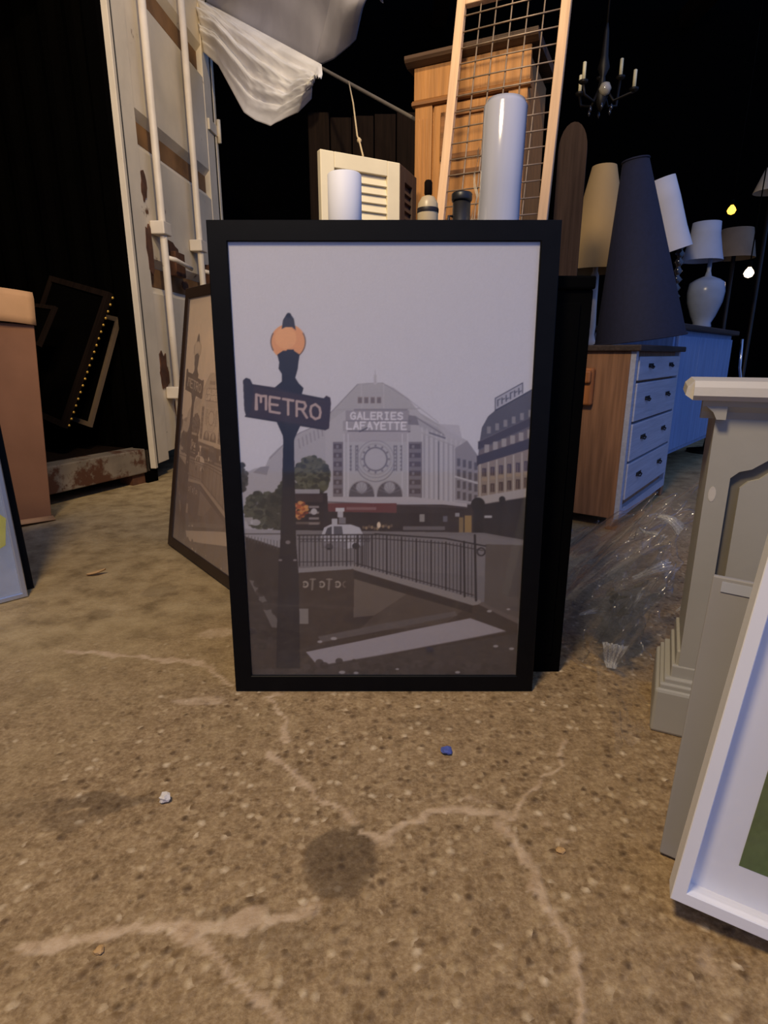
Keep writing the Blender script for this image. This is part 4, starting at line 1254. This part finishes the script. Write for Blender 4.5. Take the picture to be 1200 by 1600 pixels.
# hanging bulbs in the dark
for (px, py, Y, m, r, lab) in ((1143, 329, 4.6, M_bulbamber, .030, 'small amber bulb hanging in the dark above the dim beige lamp'), (1170, 427, 4.2, M_bulbwarm, .032, 'bright white glowing bulb hanging near the right edge')):
    p = at(px, py, Y)
    t = thing('hanging_bulb', lab, 'bulb', p, group='hanging bulbs')
    MB().lathe([(.004, -r*.9), (r*.7, -r*.65), (r, 0), (r*.75, r*.6), (r*.35, r*1.1), (r*.3, r*1.4)], n=20).build('bulb', m, t)
    MB().lathe([(r*.42, r*1.2), (r*.45, r*2.2), (r*.2, r*2.5)], n=16).build('socket', M_blackmatte, t)
    MB().tube([(0, 0, r*2.4), (.01, 0, .8), (0, 0, 3.9 - p.z)], .004, 6).build('flex', M_blackmatte, t)

# chandelier
def chandelier():
    Y = 3.5; p = at(942, 120, Y)
    t = thing('chandelier', 'dark hanging chandelier with ivory candle sleeves at the upper right', 'chandelier', p)
    MB().lathe([(.004, -.16), (.02, -.13), (.035, -.09), (.02, -.05), (.012, .0), (.03, .04), (.018, .09), (.012, .2), (.004, .24)], n=24).build('stem', M_brass, t)
    c = at(942, 143, Y) - p
    MB().lathe([(.003, -.032), (.022, -.024), (.032, 0), (.022, .024), (.003, .032)], (c.x, c.y - .03, c.z - .0), 24).build('glass_ball', mat('cloudy_glass_ball', rgb(170, 160, 140), rough=.08, spec=1.0), t)
    spots = [(907, 130), (913, 110), (971, 104), (992, 122), (940, 106)]
    for i, (x, y) in enumerate(spots):
        dep = Y + (.10, -.06, .10, -.08, .16)[i]
        q = at(x, y, dep) - p
        a = MB().tube([(0, 0, -.03), (q.x*.4, q.y*.4, -.12), (q.x*.9, q.y*.9, -.10), (q.x, q.y, q.z - .06)], .007, 8).build('arm', M_brass, t)
        MB().lathe([(.004, q.z - .065), (.022, q.z - .055), (.024, q.z - .045), (.008, q.z - .043)], (q.x, q.y, 0), 16).build('drip_pan', M_brass, a)
        MB().lathe([(.009, q.z - .043), (.009, q.z + .035), (.006, q.z + .038)], (q.x, q.y, 0), 12).build('candle_sleeve', M_candle if i < 4 else M_brass, a)
    for i in range(6):
        a_ = i*math.pi/3 + .3
        MB().lathe([(.001, -.02), (.008, -.006), (.006, .006), (.001, .016)], (.06*math.cos(a_), .06*math.sin(a_), -.15), 8).build('crystal_drop', M_glassbead, t)
    MB().tube([(0, 0, .23), (0, 0, 3.9 - p.z)], .005, 8).build('chain', M_brass, t)
chandelier()
# roof timber that carries the lights
o = MB().box(.4, 3.4, 3.35, 3.55, 3.9, 4.05, bev=.01)
o.box(.4, 3.4, 4.1, 4.7, 3.9, 4.05, bev=.01)
o.box(.5, .65, 3.4, 7.2, 4.05, 4.2); o.box(3.1, 3.25, 3.4, 7.2, 4.05, 4.2)
struct(o.build('trim_1', M_darkwood))

# ------------------------------------------------------------------ grey pedestal at the right
def pedestal():
    yaw = math.atan2(-.43, .9)
    base = Vector((.541, 1.019, 0)); H = .682; W, D = .44, .17
    t = thing('fireplace_surround', 'grey painted fireplace surround with worn white top at the right edge', 'fireplace surround', base, (0, 0, yaw))
    lx, rx = .036, W - .036
    mb = MB()
    mb.box(lx, rx, .012, D, .0, H - .032)
    # face as a plate with an arched opening: rim built as polygons
    ax0, ax1 = lx + .036, rx - .036; zb, zs, zt = .20, .528, .566
    arch = [(ax0, zs - .012), (ax0 + .012, zs), (ax0 + .03, zs + .006), (ax0 + .055, zs + .026), (ax0 + .09, zt), ((ax0+ax1)/2, zt + .008)]
    arch = arch + [(ax0 + ax1 - x, z) for x, z in reversed(arch[:-1])]
    def strip(poly, y0, y1): mb.prism(poly, y0, y1)
    body = mb.build('body', M_greypaint, t)
    f = MB()
    f.box(lx, ax0, 0, .012, 0.0, H - .032, bev=.0); f.box(ax1, rx, 0, .012, 0, H - .032); f.box(ax0, ax1, 0, .012, 0, zb)
    top = [(ax0, H - .032), (ax0, arch[0][1])] 
    for (xa, za), (xb, zb2) in zip(arch[:-1], arch[1:]):
        f.prism([(xa, za), (xb, zb2), (xb, H - .032), (xa, H - .032)], 0, .012)
    f.build('front_plate', M_greypaint, t)
    # raised inner panel leaving a groove around it
    g = .017
    kx = (ax1 - ax0 - 2*g) / (ax1 - ax0); cx_ = (ax0 + ax1) / 2
    inner = [(ax0 + g, zb + g)] + [(ax1 - g, zb + g)] + [(cx_ + (x - cx_)*kx, z - g) for x, z in reversed(arch)]
    MB().prism(inner, .003, .0125).build('panel', M_greypaint, t)
    mb = MB(); mb.box(ax0, ax1, .0119, .0122, zb, zt + .006); mb.build('groove', M_groove, t)
    # top slab and cove
    prof = [(D + .01, H), (-.022, H), (-.034, H - .010), (-.036, H - .024), (-.028, H - .032), (D + .01, H - .032)]
    mb = MB(); mb.sweep_x(prof, -.004, W + .004); 
    mb.prism([(-.004, H - .032), (-.016, H - .024), (-.014, H - .010), (-.004, H)], -.024, D + .008)
    mb.build('top', M_slab, t)
    mb = MB(); mb.sweep_x([(-.024, H - .032), (-.018, H - .042), (-.006, H - .052), (0.0, H - .064), (.012, H - .064), (.012, H - .032)], .012, W - .012)
    mb.prism([(.012, H - .032), (.018, H - .042), (.030, H - .052), (.036, H - .064), (.05, H - .064), (.05, H - .032)], -.018, D)
    mb.build('cove_moulding', M_greypaint, t)
    # plinth with stepped moulding
    pz = .095
    mb = MB(); mb.box(0, W, -.026, D, 0, pz, bev=.006)
    for o_, za, zb_ in ((.007, pz - .004, pz + .010), (.014, pz + .006, pz + .020), (.024, pz + .016, pz + .045), (.030, pz + .04, pz + .075)):
        mb.box(o_, W - o_, -.026 + o_, D, za, zb_, bev=.003)
    mb.build('plinth', M_greypaint, t)
    # paint chip
    mb = MB(); mb.prism([(lx + .012 + .006*math.cos(k*.5236), .485 + .014*math.sin(k*.5236)) for k in range(12)], -.0006, 0)
    mb.build('bare_patch', M_slab, t)
pedestal()

# grey board and white frame leaning at the right
def orient(yaw, lean, roll):
    return (Matrix.Rotation(yaw, 4, 'Z') @ Matrix.Rotation(-lean, 4, 'X') @ Matrix.Rotation(-roll, 4, 'Y'))
def place(t, A, R):
    M = R.copy(); M.translation = A; t.matrix_world = M
R_ = orient(math.radians(-25), math.radians(8), math.radians(-6))
t = thing('white_frame', 'white box frame with white mount leaning at the lower right corner', 'picture frame')
A = flo(1047, 1404, .044) 
R3 = R_.to_3x3()
place(t, A + R3 @ Vector((0, .035, 0)), R_)
W, H = .42, .56
mb = MB(); ring_frame(mb, W, H, .0165, .035, bev=.001); mb.build('frame', M_whitepaint, t)
MB().box(.0145, W - .0145, -.010, -.007, .0145, H - .0145).build('mount', M_mount, t)
def landscape():
    me = bpy.data.meshes.new('print'); n, m = 60, 80
    x0, x1, z0, z1 = .066, W - .066, .066, H - .066
    V = []; C = []; F = []
    rng = random.Random(2)
    for i in range(m):
        for j in range(n):
            u, v = j/(n-1), i/(m-1)
            V.append((x0 + (x1-x0)*u, -.0104, z0 + (z1-z0)*v))
            hz = .34 + .05*math.sin(u*5) ; k = rng.random()*.25 + .8
            if v < hz: c = (.10*k + .08*v, .16*k + .10*u, .045*k)
            elif v < hz + .08: c = (.05*k, .08*k, .05*k)
            else: c = (.22, .34, .62)
            C += [c[0], c[1], c[2], 1]
    for i in range(m-1):
        for j in range(n-1): F.append((i*n+j, i*n+j+1, (i+1)*n+j+1, (i+1)*n+j))
    me.from_pydata(V, [], F)
    ca = me.color_attributes.new('picture', 'FLOAT_COLOR', 'POINT'); ca.data.foreach_set('color', np.array(C, np.float32))
    me.materials.append(attr_mat('landscape_print', 'picture'))
    o = bpy.data.objects.new('print', me); COL.objects.link(o); o.parent = t
landscape()
MB().box(.015, W - .015, -.0255, -.0235, .015, H - .015).build('glass', M_glass, t)

t = thing('grey_board', 'flat grey board between the white frame and the fireplace surround', 'board')
Rb = orient(math.radians(-32), math.radians(8), math.radians(-1.5))
place(t, flo(1030, 1332, .006), Rb)
MB().box(0, .30, 0, .012, 0, .43, bev=.002).build('board', M_greyboard, t)
MB().box(.012, .29, -.0015, 0, .41, .424).build('edge_highlight', M_shadegrey, t)  # pale strip painted as the highlight along the board's top edge

# ------------------------------------------------------------------ crumpled clear wrapping
def crumple(FL, FR, BL, BR, bulge, seed, amp, n=110, m=110):
    """film sheet with rounded creases running in many directions"""
    rng = random.Random(seed)
    folds = []
    for k in range(13):
        a_ = rng.random()*math.pi; fr = 1.0 + rng.random()*5.5
        folds.append((math.cos(a_)*fr, math.sin(a_)*fr, rng.random(), amp*(1.3/fr)*(.4 + rng.random()), rng.random()*6, 2 + rng.random()*3))
    rows = []
    for i in range(m):
        v = i/(m-1); row = []
        for j in range(n):
            u = j/(n-1)
            eu = u + .05*math.sin(v*9 + seed); ev = v + .06*math.sin(u*11 + seed)
            p = FL*(1-eu)*(1-ev) + FR*eu*(1-ev) + BL*(1-eu)*ev + BR*eu*ev
            h = 0
            for (cx, cy, ph, am, w0, w1) in folds:
                q = (cx*u + cy*v + ph + .10*math.sin(w0 + w1*(cy*u - cx*v)*.6)) % 1.0
                tri = abs(q - .5)*2
                tri = math.sqrt(tri*tri + .004) if tri < .5 else 1 - math.sqrt((1-tri)**2 + .004)
                h += am * (.5 - tri)
            p = p + Vector((h*.4, -h*.55, h*.75 + bulge*math.sin(math.pi*u)*math.sin(math.pi*v)))
            p.z = max(p.z, .004); p.x = max(p.x, .43)
            row.append(p)
        rows.append(row)
    return rows
t = thing('clear_wrapping', 'heap of crumpled clear plastic wrapping between framed print and fireplace surround', 'plastic wrapping')
r1 = crumple(Vector((.45, 1.37, .02)), Vector((.60, 1.22, .01)), Vector((.52, 1.64, .20)), Vector((.92, 1.60, .37)), .10, 3, .17)
MB().grid(r1).build('outer_layer', M_film2, t, fix=False)
r2 = crumple(Vector((.47, 1.42, .008)), Vector((.63, 1.27, .008)), Vector((.55, 1.68, .14)), Vector((.93, 1.66, .32)), .07, 8, .15)
MB().grid(r2).build('inner_layer', M_film, t, fix=False)
r4 = crumple(Vector((.50, 1.18, .006)), Vector((.57, 1.20, .006)), Vector((.50, 1.36, .13)), Vector((.66, 1.40, .17)), .05, 21, .12, 70, 70)
MB().grid(r4).build('front_fold', M_film2, t, fix=False)
# folded pleats of the same film, whitened to stand in for glints
M_pleat = film('glint_white_fold', white=.5, rough=.16, ior=1.8)
def pleat(c, along, up, L, Wd, n, seed):
    rng = random.Random(seed); rows = []
    side = along.cross(up).normalized()
    for i in range(9):
        v = i/8; row = []
        for j in range(4*n + 1):
            u = j/(4*n); z_ = abs((u*n) % 1.0 - .5)*2
            sp_ = Wd*(.35 + .65*v)*(u - .5)
            p = c + along*L*(v - .3) + side*sp_ + up*(.02*z_*(.4 + .6*v) + .012*math.sin(v*5 + seed) + .006*rng.random())
            p.z = max(p.z, .004); row.append(p)
        rows.append(row)
    MB().grid(rows).build('pleat', M_pleat, t, fix=False)
up_ = Vector((-.15, -.8, .58)).normalized()
for px, py, Y, dx_, dy_, L, Wd, n in ((952, 1030, 1.24, .1, .75, .055, .06, 5), (1004, 895, 1.40, .9, .25, .10, .03, 3), (1036, 812, 1.52, .5, -.8, .07, .035, 3), (1002, 828, 1.50, .6, -.8, .05, .012, 2), (912, 957, 1.40, .9, .2, .06, .018, 2), (1062, 945, 1.36, .7, .6, .07, .014, 2), (985, 945, 1.36, .4, .8, .06, .012, 2), (1028, 845, 1.48, .3, .9, .02, .02, 2)):
    al = Vector((dx_, .2, dy_*.8)); al = (al - up_*al.dot(up_)).normalized()
    pleat(at(px, py, Y) + Vector((0, -.01, .0)), al, up_, L, Wd, n, px)
r3 = crumple(Vector((.44, .93, .004)), Vector((.52, .98, .004)), Vector((.50, 1.25, .012)), Vector((.585, 1.24, .05)), .0, 5, .012, 40, 40)
MB().grid(r3).build('floor_tail', film('thin_film', white=.03, rough=.15, ior=1.3), t, fix=False)

# ------------------------------------------------------------------ litter on the floor
def chip(px, py, s, m, name, label, cat, seed, flat=.35):
    rng = random.Random(seed); c = flo(px, py)
    bm = bmesh.new(); bmesh.ops.create_icosphere(bm, subdivisions=2, radius=s)
    for v in bm.verts:
        v.co *= .7 + .6*rng.random(); v.co.z *= flat
    zmin = min(v.co.z for v in bm.verts)
    for v in bm.verts: v.co.z -= zmin
    me = bpy.data.meshes.new(name); bm.to_mesh(me); bm.free(); me.materials.append(m)
    o = bpy.data.objects.new(name, me); COL.objects.link(o); o.location = c
    tag(o, label, cat)
chip(258, 1252, .009, M_chip, 'plaster_chip', 'small white chip lying on the floor at the lower left', 'chip', 1, .8)
chip(697, 1176, .011, M_bluechip, 'plastic_chip', 'small blue chip lying on the floor below the framed print', 'chip', 2, .4)
chip(876, 1331, .006, M_leaf, 'pebble', 'pale pebble on the floor right of the forked crack', 'pebble', 3, .4)
chip(155, 1487, .006, M_leaf, 'pebble', 'pale pebble on the floor near the lower left crack', 'pebble', 6, .4)
def leaf():
    c = flo(151, 899)
    rows = []
    for i in range(9):
        v = i/8; w = .011*math.sin(math.pi*min(1, v*.92 + .06)); 
        rows.append([Vector((-.03 + .06*v, w*s_, .004 + .012*v*v + .006*abs(s_))) for s_ in (-1, -.5, 0, .5, 1)])
    o = solidify(MB().grid(rows).build('dry_leaf', M_leaf, None, fix=False), .0008)
    o.location = c; o.rotation_euler = (0, 0, .4)
    tag(o, 'small dry curled leaf on the floor at the left', 'leaf')
leaf()
